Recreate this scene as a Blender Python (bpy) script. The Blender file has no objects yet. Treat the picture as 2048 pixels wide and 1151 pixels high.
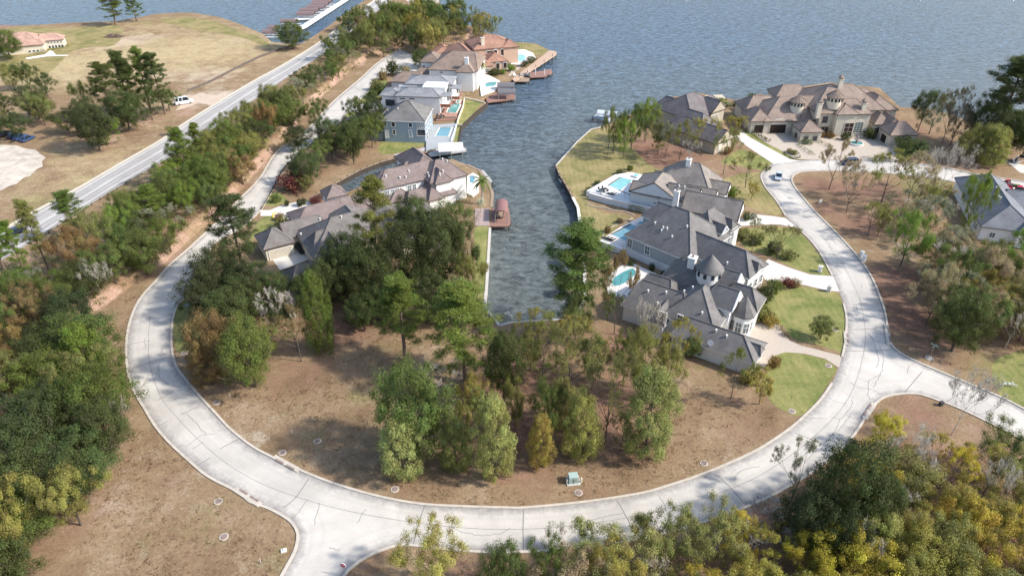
import bpy, bmesh, math, random
import numpy as np
from mathutils import Vector, Matrix, noise
from mathutils.geometry import delaunay_2d_cdt
random.seed(7)
D = bpy.data; SC = bpy.context.scene; COL = SC.collection
# ---------------------------------------------------------------- camera (drone, 79 m up)
F = 1400.0; TH = math.radians(33); H = 79.0; SN, CS = math.sin(TH), math.cos(TH)
cam = D.cameras.new('camera'); cam.sensor_width = 36; cam.lens = F / 2048 * 36; cam.clip_end = 20000; cam.clip_start = 1
co = D.objects.new('camera', cam); COL.objects.link(co)
co.location = (0, 0, H); co.rotation_euler = (math.radians(90) - TH, 0, 0); SC.camera = co
# red clay bank between street and highway: everything on its far side stands higher
BANK = [(-150,1000),(20,770),(110,700),(165,640),(215,605),(330,525),(410,452),(480,383),(560,288),(640,196),(700,143),(745,112),(800,95),(860,118),(900,110),(960,60),(1050,-60)]
BH = 1.7
def P0(px, py, z=0.0):
    u = (px - 1024) / F; v = (py - 575.5) / F; t = (H - z) / (SN + v * CS)
    return Vector((u * t, t * (CS - v * SN), z))
BK = np.array([P0(x, y)[:2] for x, y in BANK])
def bank_d(x, y):                     # signed distance to the bank line, positive on the highway side
    p = np.array((x, y)); a = BK[:-1]; b = BK[1:]; ab = b - a
    t = np.clip(((p - a) * ab).sum(1) / (ab * ab).sum(1), 0, 1)
    q = a + ab * t[:, None]; d = np.hypot(*(p - q).T); i = int(d.argmin())
    s = ab[i][0] * (y - a[i][1]) - ab[i][1] * (x - a[i][0])
    return d[i] * (1 if s > 0 else -1)
def gz(x, y):
    if x > 40 or y < 40: return 0.0
    d = bank_d(x, y)
    t = min(1, max(0, d / 2.2)); z = BH * t * t * (3 - 2 * t)
    return z
def G(px, py, dz=0.0):                # the ground point seen at a pixel of the photograph
    p = P0(px, py)
    for _ in range(3): p = P0(px, py, gz(p.x, p.y))
    p.z += dz
    return p
def proj(p):
    Z = p[1] * CS + (H - p[2]) * SN
    return (1024 + F * p[0] / Z, 575.5 + F * ((H - p[2]) * CS - p[1] * SN) / Z, Z)
def hgt(p, ty):                       # height above p of what reaches pixel row ty
    v = (ty - 575.5) / F
    return H - p.y * (SN + v * CS) / (CS - v * SN) - p.z
# ---------------------------------------------------------------- object helpers
def tag(o, label=None, cat=None, group=None, kind=None):
    if label: o['label'] = label
    if cat: o['category'] = cat
    if group: o['group'] = group
    if kind: o['kind'] = kind
    return o
def thing(name, loc, rz, label, cat, group=None):
    o = D.objects.new(name, None); o.empty_display_size = .3; COL.objects.link(o)
    o.location = loc; o.rotation_euler = (0, 0, rz)
    return tag(o, label, cat, group)
def meshobj(name, verts, faces, mat, parent=None, smooth=False, mats=None, fmi=None):
    me = D.meshes.new(name); me.from_pydata([tuple(v) for v in verts], [], [tuple(f) for f in faces])
    for m in (mats or [mat]): me.materials.append(m)
    if fmi is not None: me.polygons.foreach_set('material_index', fmi)
    if smooth: me.polygons.foreach_set('use_smooth', [True] * len(me.polygons))
    me.update(); o = D.objects.new(name, me); COL.objects.link(o)
    if parent: o.parent = parent
    return o
def struct(o): return tag(o, kind='structure')
class MB:                             # collects boxes, tubes, lathes and prisms into ONE mesh
    def __init__(s): s.v = []; s.f = []; s.mi = []; s.cur = 0
    def add(s, vs, fs):
        n = len(s.v); s.v += [tuple(v) for v in vs]; s.f += [tuple(i + n for i in f) for f in fs]; s.mi += [s.cur] * len(fs); return s
    def box(s, c, d, rz=0, taper=1, ry=0, rx=0):
        M = Matrix.Translation(c) @ Matrix.Rotation(rz, 4, 'Z') @ Matrix.Rotation(ry, 4, 'Y') @ Matrix.Rotation(rx, 4, 'X')
        vs = []
        for z in (-.5, .5):
            k = taper if z > 0 else 1
            for x, y in ((-.5, -.5), (.5, -.5), (.5, .5), (-.5, .5)): vs.append(M @ Vector((x * d[0] * k, y * d[1] * k, z * d[2])))
        return s.add(vs, [(3, 2, 1, 0), (4, 5, 6, 7), (0, 1, 5, 4), (1, 2, 6, 5), (2, 3, 7, 6), (3, 0, 4, 7)])
    def tube(s, a, b, r0, r1=None, n=8, caps=True):
        r1 = r0 if r1 is None else r1; a = Vector(a); b = Vector(b); w = (b - a).normalized()
        u = w.orthogonal().normalized(); q = w.cross(u); vs = []
        for p, r in ((a, r0), (b, r1)):
            for i in range(n):
                t = 2 * math.pi * i / n; vs.append(p + u * (r * math.cos(t)) + q * (r * math.sin(t)))
        fs = [(i, (i + 1) % n, n + (i + 1) % n, n + i) for i in range(n)]
        if caps: fs += [tuple(range(n - 1, -1, -1)), tuple(range(n, 2 * n))]
        return s.add(vs, fs)
    def lathe(s, c, prof, n=20, a0=0):
        c = Vector(c); vs = []; fs = []
        for r, z in prof:
            for i in range(n):
                t = a0 + 2 * math.pi * i / n; vs.append(c + Vector((r * math.cos(t), r * math.sin(t), z)))
        for k in range(len(prof) - 1):
            for i in range(n): fs.append((k * n + i, k * n + (i + 1) % n, (k + 1) * n + (i + 1) % n, (k + 1) * n + i))
        fs += [tuple(range(n - 1, -1, -1)), tuple(range((len(prof) - 1) * n, len(prof) * n))]
        return s.add(vs, fs)
    def prism(s, pts, z0, z1):        # polygon in xy extruded
        n = len(pts); vs = [(p[0], p[1], z0) for p in pts] + [(p[0], p[1], z1) for p in pts]
        return s.add(vs, [tuple(range(n - 1, -1, -1)), tuple(range(n, 2 * n))] + [(i, (i + 1) % n, n + (i + 1) % n, n + i) for i in range(n)])
    def build(s, name, mat, parent=None, smooth=False, mats=None):
        return meshobj(name, s.v, s.f, mat, parent, smooth, mats, s.mi if mats else None)
def ccw(pts):
    a = sum(pts[i][0] * pts[(i + 1) % len(pts)][1] - pts[(i + 1) % len(pts)][0] * pts[i][1] for i in range(len(pts)))
    return pts if a > 0 else pts[::-1]
def catmull(pts, k=4, closed=False):
    out = []; n = len(pts)
    for i in range(n if closed else n - 1):
        g = lambda j: Vector(pts[j % n] if closed else pts[min(max(j, 0), n - 1)])
        a, b, c, d = g(i - 1), g(i), g(i + 1), g(i + 2)
        for q in range(k):
            t = q / k; out.append(.5 * ((2 * b) + (c - a) * t + (2 * a - 5 * b + 4 * c - d) * t * t + (3 * b - a - 3 * c + d) * t ** 3))
    if not closed: out.append(Vector(pts[-1]))
    return out
# ---------------------------------------------------------------- materials
def srgb(r, g, b):
    f = lambda c: c / 12.92 if c <= .04045 else ((c + .055) / 1.055) ** 2.4
    return (f(r / 255), f(g / 255), f(b / 255))
class NT:
    def __init__(s, m): s.t = m.node_tree; s.n = s.t.nodes; s.l = s.t.links
    def new(s, t, **k):
        n = s.n.new(t)
        for a, b in k.items(): setattr(n, a, b)
        return n
    def lk(s, a, b): s.l.new(a, b)
    def noise(s, vec, scale, detail=4, rough=.55, dist=0):
        n = s.new('ShaderNodeTexNoise'); n.inputs['Scale'].default_value = scale; n.inputs['Detail'].default_value = detail
        n.inputs['Roughness'].default_value = rough; n.inputs['Distortion'].default_value = dist
        if vec: s.lk(vec, n.inputs['Vector'])
        return n.outputs['Fac']
    def ramp(s, fac, stops):
        r = s.new('ShaderNodeValToRGB'); e = r.color_ramp.elements
        while len(e) < len(stops): e.new(.5)
        for k, (p, c) in enumerate(stops):
            e[k].position = p; e[k].color = (*c, 1) if not isinstance(c, float) else (c, c, c, 1)
        s.lk(fac, r.inputs[0]); return r.outputs[0]
    def mix(s, fac, a, b, mode='MIX'):
        m = s.new('ShaderNodeMix', data_type='RGBA', blend_type=mode)
        for i, x in ((0, fac), (6, a), (7, b)):
            if isinstance(x, (int, float)): m.inputs[i].default_value = x
            elif isinstance(x, tuple): m.inputs[i].default_value = (*x, 1)
            else: s.lk(x, m.inputs[i])
        return m.outputs[2]
    def math(s, op, a, b=0.0):
        m = s.new('ShaderNodeMath', operation=op)
        for i, x in enumerate((a, b)):
            if isinstance(x, (int, float)): m.inputs[i].default_value = x
            else: s.lk(x, m.inputs[i])
        return m.outputs[0]
def newmat(name, rough=.8, spec=.3):
    m = D.materials.new(name); m.use_nodes = True; nt = NT(m); b = nt.n['Principled BSDF']
    b.inputs['Roughness'].default_value = rough; b.inputs['Specular IOR Level'].default_value = spec
    geo = nt.new('ShaderNodeNewGeometry'); return m, nt, b, geo.outputs['Position']
def plain(name, c, rough=.8, var=.12, sc=1.5, spec=.3, metal=0, bump=0):
    m, nt, b, pos = newmat(name, rough, spec)
    n = nt.noise(pos, sc, 6, .65)
    lo = tuple(x * (1 - var) for x in c); hi = tuple(min(1, x * (1 + var)) for x in c)
    nt.lk(nt.ramp(n, [(.3, lo), (.7, hi)]), b.inputs['Base Color']); b.inputs['Metallic'].default_value = metal
    if bump:
        bp = nt.new('ShaderNodeBump'); bp.inputs['Strength'].default_value = bump; bp.inputs['Distance'].default_value = .1
        nt.lk(nt.noise(pos, sc * 4, 4), bp.inputs['Height']); nt.lk(bp.outputs[0], b.inputs['Normal'])
    return m
def roofmat(name, c, ribs=None, var=.16):
    # shingle courses: fine mottling and faint horizontal lines; ribs = standing seams / tile rows (spacing in m)
    m, nt, b, pos = newmat(name, .85, .2)
    col = nt.ramp(nt.noise(pos, 1.2, 8, .75), [(.3, tuple(x * (1 - var) for x in c)), (.7, tuple(x * (1 + var) for x in c))])
    big = nt.ramp(nt.noise(pos, .35, 6, .7), [(.35, (.76, .76, .76)), (.65, (1.12, 1.12, 1.12))])
    col = nt.mix(1.0, col, big, 'MULTIPLY')
    sep = nt.new('ShaderNodeSeparateXYZ'); nt.lk(pos, sep.inputs[0])
    fr = nt.math('FRACT', nt.math('MULTIPLY', sep.outputs[2], 5.0 if ribs is None else 2.5))
    line = nt.ramp(fr, [(0.0, (.72, .72, .72)), (.3, (1., 1., 1.))])
    col = nt.mix(.55, col, nt.mix(1.0, col, line, 'MULTIPLY'))
    nt.lk(col, b.inputs['Base Color'])
    bp = nt.new('ShaderNodeBump'); bp.inputs['Strength'].default_value = .5; bp.inputs['Distance'].default_value = .06
    nt.lk(nt.math('ADD', fr, nt.noise(pos, 6, 3)), bp.inputs['Height']); nt.lk(bp.outputs[0], b.inputs['Normal'])
    return m
def glassmat(name, c=(.02, .03, .04)):
    m, nt, b, pos = newmat(name, .08, .6); b.inputs['Base Color'].default_value = (*c, 1); return m
M = {}
M['white'] = plain('white_paint', (.74, .73, .70), .6, .05)
M['cream'] = plain('cream_stucco', (.62, .56, .45), .8, .08)
M['stucco'] = plain('beige_stucco', (.52, .47, .38), .85, .1)
M['stone'] = plain('limestone', (.40, .35, .27), .9, .3, 3, bump=.4)
M['paleblue'] = plain('pale_siding', (.66, .67, .67), .75, .05)
M['greyside'] = plain('grey_siding', (.34, .36, .37), .75, .06)
M['blueside'] = plain('blue_grey_siding', (.27, .33, .38), .75, .06)
M['trim'] = plain('white_trim', (.76, .75, .73), .55, .04)
M['darktrim'] = plain('dark_trim', (.07, .06, .055), .6, .1)
M['browntrim'] = plain('brown_trim', (.10, .07, .055), .7, .1)
M['glass'] = glassmat('window_glass'); M['bluegl'] = glassmat('pale_window_glass', (.10, .14, .15))
M['door'] = plain('dark_door', (.035, .022, .018), .5, .1)
M['gardoor'] = plain('beige_door', (.50, .44, .34), .6, .06)
M['r_taupe'] = roofmat('taupe_shingle', (.265, .235, .21)); M['r_dark'] = roofmat('charcoal_shingle', (.178, .17, .165))
M['r_plum'] = roofmat('plum_shingle', (.215, .172, .16)); M['r_brown'] = roofmat('brown_shingle', (.25, .19, .155))
M['r_tile'] = roofmat('clay_tile', (.35, .20, .145), ribs=.4, var=.25); M['r_mans'] = roofmat('rose_brown_tile', (.285, .22, .18), ribs=.4)
M['r_grey'] = roofmat('grey_shingle', (.19, .175, .165)); M['r_lgrey'] = roofmat('light_grey_shingle', (.26, .265, .28))
M['r_metal'] = roofmat('blue_grey_metal', (.19, .20, .22), ribs=.5, var=.06); M['r_red'] = roofmat('faded_red_tile', (.45, .29, .23), ribs=.4)
M['r_h11'] = roofmat('slate_shingle', (.175, .155, .155))
M['metal'] = plain('galvanised_metal', (.45, .45, .45), .4, .08, metal=.5)
M['wood'] = plain('weathered_wood', (.30, .22, .16), .85, .2, 2); M['redwood'] = plain('red_stained_deck', (.27, .155, .125), .8, .14, 2)
M['greydeck'] = plain('grey_deck', (.42, .41, .40), .85, .12, 2); M['pile'] = plain('dark_timber', (.06, .05, .04), .9, .25, 2)
M['palestone'] = plain('pale_paving', (.70, .66, .60), .8, .07); M['paver'] = plain('pink_pavers', (.46, .395, .325), .9, .12, 2.5, bump=.2)
M['pipe'] = plain('pale_pipe', (.68, .64, .55), .6, .05); M['green_box'] = plain('pale_green_paint', (.36, .47, .44), .6, .1)
M['iron'] = plain('cast_iron', (.25, .19, .17), .7, .2); M['conc'] = plain('concrete', (.52, .49, .44), .9, .12, 1)
M['tyre'] = plain('tyre_rubber', (.02, .02, .02), .9, .1); M['rim'] = plain('wheel_rim', (.45, .45, .46), .35, .05, metal=.8)
M['canvas'] = plain('white_canvas', (.72, .72, .71), .8, .05); M['maroon'] = plain('mauve_metal', (.20, .145, .14), .55, .1)
M['pinkroof'] = plain('dusty_red_metal', (.24, .125, .115), .55, .08); M['greyroof'] = plain('grey_metal', (.16, .15, .155), .5, .1)
M['furn_shade'] = plain('dark_furniture_and_shade', (.05, .05, .055), .7, .1); M['red'] = plain('red_enamel', (.5, .02, .03), .35, .05)  # dark furniture colour, also painted as shade inside open arches and a garage
def carpaint(n, c):
    m, nt, b, pos = newmat(n, .3, .5); b.inputs['Base Color'].default_value = (*c, 1); b.inputs['Coat Weight'].default_value = .6; return m
# ================================================================ SETTING
SUN_AZ = math.radians(-10); SUN_EL = math.radians(40)      # direction towards the sun, from +x
w = D.worlds.new('World'); SC.world = w; w.use_nodes = True; nt = NT(w)
sky = nt.new('ShaderNodeTexSky', sky_type='NISHITA'); sky.sun_disc = False; sky.sun_elevation = SUN_EL
sky.sun_rotation = math.pi / 2 - SUN_AZ; sky.air_density = 1.0; sky.dust_density = 1.6; sky.altitude = 50
nt.lk(sky.outputs[0], nt.n['Background'].inputs[0]); nt.n['Background'].inputs[1].default_value = .15
sl = D.lights.new('sun', 'SUN'); sl.energy = 3.1; sl.angle = math.radians(2.8); sl.color = (1, .94, .85)
so = D.objects.new('sun', sl); COL.objects.link(so)
sd = Vector((math.cos(SUN_AZ) * math.cos(SUN_EL), math.sin(SUN_AZ) * math.cos(SUN_EL), math.sin(SUN_EL)))
so.rotation_euler = sd.to_track_quat('Z', 'Y').to_euler(); so.location = sd * 300
vs_ = SC.view_settings; vs_.view_transform = 'Standard'; vs_.look = 'None'; vs_.gamma = 1; vs_.use_curve_mapping = False; vs_.exposure = .88
SC.cycles.max_bounces = 6; SC.cycles.diffuse_bounces = 3; SC.cycles.glossy_bounces = 3; SC.cycles.transmission_bounces = 3; SC.cycles.transparent_max_bounces = 6
try: SC.cycles.use_denoising = True
except Exception: pass
# ---- water
WZ = -1.5
def watermat():
    m, nt, b, pos = newmat('lake_water', .12, .5)
    mp = nt.new('ShaderNodeMapping'); mp.inputs['Rotation'].default_value = (0, 0, math.radians(20)); mp.inputs['Scale'].default_value = (.6, 1, 1); nt.lk(pos, mp.inputs[0])
    n1 = nt.noise(mp.outputs[0], .58, 7, .72, .7); n2 = nt.noise(mp.outputs[0], 1.6, 4, .6, .3); n3 = nt.noise(pos, .02, 3, .5)
    hgt_ = nt.math('ADD', nt.math('MULTIPLY', n1, 1.0), nt.math('MULTIPLY', n2, .35))
    bp = nt.new('ShaderNodeBump'); bp.inputs['Strength'].default_value = .9; bp.inputs['Distance'].default_value = 1.15
    nt.lk(hgt_, bp.inputs['Height']); nt.lk(bp.outputs[0], b.inputs['Normal'])
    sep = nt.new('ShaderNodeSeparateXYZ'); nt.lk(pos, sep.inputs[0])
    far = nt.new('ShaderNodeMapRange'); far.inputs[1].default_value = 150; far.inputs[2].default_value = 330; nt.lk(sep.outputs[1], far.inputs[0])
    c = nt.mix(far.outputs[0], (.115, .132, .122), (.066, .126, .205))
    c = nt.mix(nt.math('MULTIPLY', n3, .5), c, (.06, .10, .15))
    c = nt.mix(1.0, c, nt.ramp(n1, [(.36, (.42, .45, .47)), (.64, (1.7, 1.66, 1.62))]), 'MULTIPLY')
    nt.lk(c, b.inputs['Base Color']); b.inputs['IOR'].default_value = 1.33
    return m
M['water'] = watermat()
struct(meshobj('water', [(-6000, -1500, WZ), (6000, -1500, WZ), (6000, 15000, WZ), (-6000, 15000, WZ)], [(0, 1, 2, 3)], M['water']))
# ---- land outline, photograph pixels
SHORE = [(-260,62),(-60,62),(0,61),(78,57),(146,53),(193,51),(232,50),(274,43),(313,35),(365,32),(391,33),(443,42),(482,56),(519,72),(526,75),(545,92),(600,97),(622,84),(640,72),(656,61),(682,41),(716,17),(735,4),(790,-40),(860,-40),
 (878,3),(865,16),(847,27),(870,38),(910,48),(960,62),(1005,74),(1028,84),(1072,87),(1100,101),(1106,105),(1024,160),(1000,164),(998,180),(962,200),(974,206),(950,226),(922,252),(917,284),(880,296),(857,303),(802,312),(760,323),(721,338),(682,359),(646,380),(622,394),
 (640,401),(700,382),(745,362),(800,340),(860,322),(905,318),(935,330),(959,341),(974,361),(985,387),(983,415),(980,456),(973,577),(968,612),(999,650),(1020,644),(1062,641),(1102,639),(1150,636),(1170,600),(1169,530),
 (1161,452),(1156,415),(1145,394),(1132,370),(1119,349),(1112,331),(1130,311),(1156,282),(1182,259),(1203,254),(1240,236),(1300,212),(1330,196),(1400,186),(1470,200),(1530,196),(1570,178),(1660,165),(1760,176),(1800,214),(1860,217),(1900,228),(1940,243),(2000,262),(2060,280),(2260,320)]
shore = [P0(x, y) for x, y in SHORE]
LAND = [(p.x, p.y) for p in shore] + [(900, 150), (900, -300), (-900, -300), (-900, 430)]
ADD_SRC = []                                            # soil blobs: (x, y, radius, channel, amount)
def blob(px, py, r, ch, a=1): p = G(px, py); ADD_SRC.append((p.x, p.y, r, ch, a))
# ---- carriageway outlines
OUTER = [(800,98),(776,112),(750,130),(719,159),(667,203),(612,261),(555,302),(519,357),(477,400),(417,460),(378,496),(339,530),(313,560),(281,596),(263,633),(254,672),(252,706),(257,748),(268,782),(287,813),(310,851),(339,885),(378,921),(417,953),(477,984),(500,1003),(534,1015),(560,1028),(583,1044),(595,1065),(594,1086),(586,1109),(563,1151),(520,1230)]
OUT2 = [(640,1230),(688,1151),(706,1132),(735,1112),(774,1096),(808,1089),(860,1094),(917,1100),(982,1104),(1050,1103),(1130,1097),(1195,1090),(1261,1080),(1300,1073),(1380,1052),(1456,1027),(1519,1002),(1570,976),(1630,940),(1684,898),(1716,858),(1737,824),(1755,803),(1776,792),(1809,787),(1841,789),(1880,802),(1922,818),(2002,857),(2130,925)]
OUT3 = [(2130,860),(2047,817),(1997,792),(1919,759),(1854,732),(1815,714),(1794,701),(1781,685),(1776,664),(1770,625),(1760,594),(1744,556),(1718,516),(1674,467),(1632,425),(1601,389),(1586,368),(1584,356),(1593,347),(1614,343),(1684,342),(1775,347),(1830,352),(1898,362),(1967,376),(2048,391),(2200,420)]
INNER = [(2200,390),(2048,363),(1967,351),(1898,337),(1830,327),(1720,319),(1632,319),(1580,322),(1545,327),(1530,338),(1522,352),(1528,370),(1538,384),(1554,404),(1571,432),(1596,458),(1617,477),(1640,506),(1664,551),(1678,581),(1687,607),(1693,638),(1690,685),(1684,714),(1677,737),(1664,766),(1640,800),(1606,834),(1575,860),(1519,897),(1456,927),(1391,953),(1339,970),(1287,985),(1195,1000),(1117,1009),(1047,1015),(1019,1015),(917,1012),(839,1007),(761,993),(682,971),(617,947),(539,911),(500,889),(460,857),(433,828),(404,797),(373,761),(354,735),(345,706),(343,677),(345,643),(352,617),(364,601),(400,560),(425,490),(480,458),(521,420),(547,376),(570,335),(620,292),(680,245),(708,208),(732,188),(755,161),(771,146),(820,135),(838,115)]
ROADP = [G(x, y) for x, y in OUTER + OUT2 + OUT3 + INNER]
HWY_L = [(-200,540),(-60,489),(0,463),(70,423),(154,378),(240,328),(323,280),(365,250),(427,211),(500,167),(570,128),(646,80),(703,34),(750,0),(800,-40)]
HWY_R = [(-200,610),(-60,556),(0,522),(42,497),(96,462),(216,384),(323,322),(420,262),(500,206),(560,165),(620,126),(686,80),(738,36),(782,3),(830,-40)]
HWYP = [G(x, y) for x, y in HWY_L] + [G(x, y) for x, y in HWY_R[::-1]]
def inside(pts, x, y):
    c = False; n = len(pts); j = n - 1
    for i in range(n):
        xi, yi, xj, yj = pts[i][0], pts[i][1], pts[j][0], pts[j][1]
        if (yi > y) != (yj > y) and x < (xj - xi) * (y - yi) / (yj - yi) + xi: c = not c
        j = i
    return c
def inside_np(pts, X, Y):
    c = np.zeros(X.shape, bool); n = len(pts); j = n - 1
    for i in range(n):
        xi, yi, xj, yj = pts[i][0], pts[i][1], pts[j][0], pts[j][1]
        if yi != yj: c ^= ((yi > Y) != (yj > Y)) & (X < (xj - xi) * (Y - yi) / (yj - yi) + xi)
        j = i
    return c
def seg_dist(pts, X, Y, closed=True):
    d = np.full(X.shape, 1e9); n = len(pts)
    for i in range(n if closed else n - 1):
        a = pts[i]; b = pts[(i + 1) % n]; abx, aby = b[0] - a[0], b[1] - a[1]; L = abx * abx + aby * aby + 1e-9
        t = np.clip(((X - a[0]) * abx + (Y - a[1]) * aby) / L, 0, 1)
        d = np.minimum(d, np.hypot(X - a[0] - t * abx, Y - a[1] - t * aby))
    return d
def sheet(name, pts, mat, step, dz, edge_attr=False, zf=None):  # triangulated ground sheet that follows the terrain
    pts = [Vector((p[0], p[1])) for p in pts]; xs = [p.x for p in pts]; ys = [p.y for p in pts]
    if step:
        gx = np.arange(min(xs), max(xs), step); gy = np.arange(min(ys), max(ys), step); X, Y = np.meshgrid(gx, gy)
        rng = np.random.default_rng(3); X = X + rng.uniform(-.2, .2, X.shape) * step; Y = Y + rng.uniform(-.2, .2, Y.shape) * step
        k = inside_np(pts, X, Y); X, Y = X[k], Y[k]; k = seg_dist(pts, X, Y) > step * .3; ip = [Vector((a, b)) for a, b in zip(X[k], Y[k])]
    else: ip = []
    n = len(pts)
    V, E_, Fc, *_ = delaunay_2d_cdt(pts + ip, [(i, (i + 1) % n) for i in range(n)], [], 1, 1e-4)
    z = zf or gz
    vs = [(v.x, v.y, z(v.x, v.y) + dz) for v in V]
    fs = [f if (V[f[1]] - V[f[0]]).cross(V[f[2]] - V[f[0]]) > 0 else f[::-1] for f in Fc]
    o = meshobj(name, vs, fs, mat)
    if edge_attr:
        a = o.data.attributes.new('edge', 'FLOAT', 'POINT'); arr = np.array([(v.x, v.y) for v in V])
        a.data.foreach_set('value', seg_dist(pts, arr[:, 0], arr[:, 1]).astype(np.float32))
    return o
# ---- soil, grass and litter
def groundmat():
    m, nt, b, pos = newmat('dry_ground', .95, .1)
    at = lambda n: nt.new('ShaderNodeAttribute', attribute_name=n).outputs['Fac']
    n1 = nt.noise(pos, .10, 8, .70, .3); n2 = nt.noise(pos, .22, 6, .66, 0); n4 = nt.noise(pos, .9, 5, .7); n3 = nt.noise(pos, 2.2, 6, .85)
    c = nt.ramp(n1, [(.3, (.165, .112, .064)), (.44, (.255, .176, .104)), (.56, (.305, .22, .134)), (.7, (.39, .295, .205))])
    olive = nt.ramp(n2, [(.5, 0.0), (.7, .55)]); c = nt.mix(olive, c, (.165, .15, .065)); c = nt.mix(nt.ramp(n4, [(.45, 0.0), (.7, .55)]), c, (.19, .112, .072))
    def layer(c, ch, col, sharp=.5):
        f = nt.math('ADD', at(ch), nt.math('MULTIPLY', nt.math('SUBTRACT', n2, .5), 1.5)); f = nt.math('ADD', f, nt.math('MULTIPLY', nt.math('SUBTRACT', n3, .5), .7))
        f = nt.ramp(f, [(.3, 0.0), (.3 + sharp, 1.0)]); return nt.mix(f, c, col)
    c = layer(c, 'green', nt.ramp(n2, [(.3, (.13, .145, .045)), (.7, (.24, .225, .085))]))
    c = layer(c, 'pale', nt.ramp(n2, [(.3, (.42, .32, .235)), (.7, (.58, .49, .40))]))
    c = layer(c, 'straw', nt.ramp(n4, [(.3, (.35, .275, .145)), (.7, (.50, .40, .235))]))
    c = layer(c, 'litter', nt.ramp(n2, [(.3, (.145, .08, .055)), (.7, (.31, .185, .13))]))
    c = layer(c, 'clay', nt.ramp(n2, [(.3, (.30, .19, .135)), (.7, (.42, .29, .215))]), .3)
    c = nt.mix(1.0, c, nt.ramp(n3, [(.25, (.52, .52, .52)), (.75, (1.45, 1.45, 1.45))]), 'MULTIPLY')
    nt.lk(c, b.inputs['Base Color'])
    bp = nt.new('ShaderNodeBump'); bp.inputs['Strength'].default_value = .6; bp.inputs['Distance'].default_value = .25; nt.lk(n3, bp.inputs['Height']); nt.lk(bp.outputs[0], b.inputs['Normal'])
    return m
M['ground'] = groundmat()
def lawnmat(name, a, b_):
    m, nt, b, pos = newmat(name, .95, .1)
    n1 = nt.noise(pos, .16, 6, .7, .4); n3 = nt.noise(pos, 2.2, 6, .8)
    c = nt.ramp(n1, [(.38, a), (.62, b_)]); mw = nt.new('ShaderNodeTexWave'); mw.inputs['Scale'].default_value = .22; mw.inputs['Distortion'].default_value = 1.2; nt.lk(pos, mw.inputs[0]); c = nt.mix(.28, c, nt.mix(1.0, c, nt.ramp(mw.outputs['Fac'], [(.3, (.84, .84, .84)), (.7, (1.14, 1.14, 1.14))]), 'MULTIPLY')); c = nt.mix(nt.ramp(nt.noise(pos, .4, 6, .75, .6), [(.5, 0.0), (.75, .55)]), c, (.30, .235, .12)); c = nt.mix(1.0, c, nt.ramp(n3, [(.25, (.62, .62, .62)), (.75, (1.38, 1.38, 1.38))]), 'MULTIPLY')
    nt.lk(c, b.inputs['Base Color']); bp = nt.new('ShaderNodeBump'); bp.inputs['Strength'].default_value = .5; bp.inputs['Distance'].default_value = .15; nt.lk(n3, bp.inputs['Height']); nt.lk(bp.outputs[0], b.inputs['Normal'])
    return m
M['lawn'] = lawnmat('mown_lawn', (.145, .172, .052), (.275, .26, .10)); M['drylawn'] = lawnmat('dry_lawn', (.17, .165, .06), (.33, .265, .13))
def roadmat(name, c, stain, st=1.0):
    m, nt, b, pos = newmat(name, .9, .2)
    ed = nt.new('ShaderNodeAttribute', attribute_name='edge').outputs['Fac']
    n1 = nt.noise(pos, .10, 5, .65, .4); n2 = nt.noise(pos, .8, 6, .7, .6); n3 = nt.noise(pos, 4, 4, .7)
    col = nt.ramp(n1, [(.35, tuple(x * .80 for x in c)), (.65, tuple(x * 1.06 for x in c))])
    f = nt.math('ADD', nt.math('SUBTRACT', 1.05, nt.math('MULTIPLY', ed, .62)), nt.math('MULTIPLY', nt.math('SUBTRACT', n2, .5), 1.8))
    f = nt.math('MULTIPLY', nt.ramp(f, [(.1, 0.0), (1.0, 1.0)]), st); tr = nt.ramp(nt.math('MULTIPLY', ed, .2), [(.30, 0.0), (.38, 1.0), (.47, 0.0), (.60, 0.0), (.68, .9), (.78, 0.0)]); col = nt.mix(nt.math('MULTIPLY', nt.math('MULTIPLY', tr, n2), .42), col, tuple(x * .68 for x in c)); col = nt.mix(f, col, stain)
    col = nt.mix(1.0, col, nt.ramp(n3, [(.25, (.9, .9, .9)), (.75, (1.08, 1.08, 1.08))]), 'MULTIPLY'); nt.lk(col, b.inputs['Base Color']); return m
M['road'] = roadmat('street_concrete', (.56, .525, .47), (.24, .225, .215), .9); M['hwy'] = roadmat('highway_paving', (.42, .40, .375), (.30, .28, .26), .6)
M['kerb'] = plain('kerb_concrete', (.50, .45, .38), .9, .15, 1); M['crack'] = plain('tar_sealant', (.24, .23, .225), .8, .2, 2)
M['line'] = plain('white_road_paint', (.72, .71, .68), .7, .08); M['joint'] = plain('joint_filler', (.17, .165, .16), .9, .15)
RZ = .02
o_road = struct(sheet('street', ROADP, M['road'], 1.0, RZ, True)); struct(sheet('highway', HWYP, M['hwy'], 2.2, RZ + .02, True))
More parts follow.
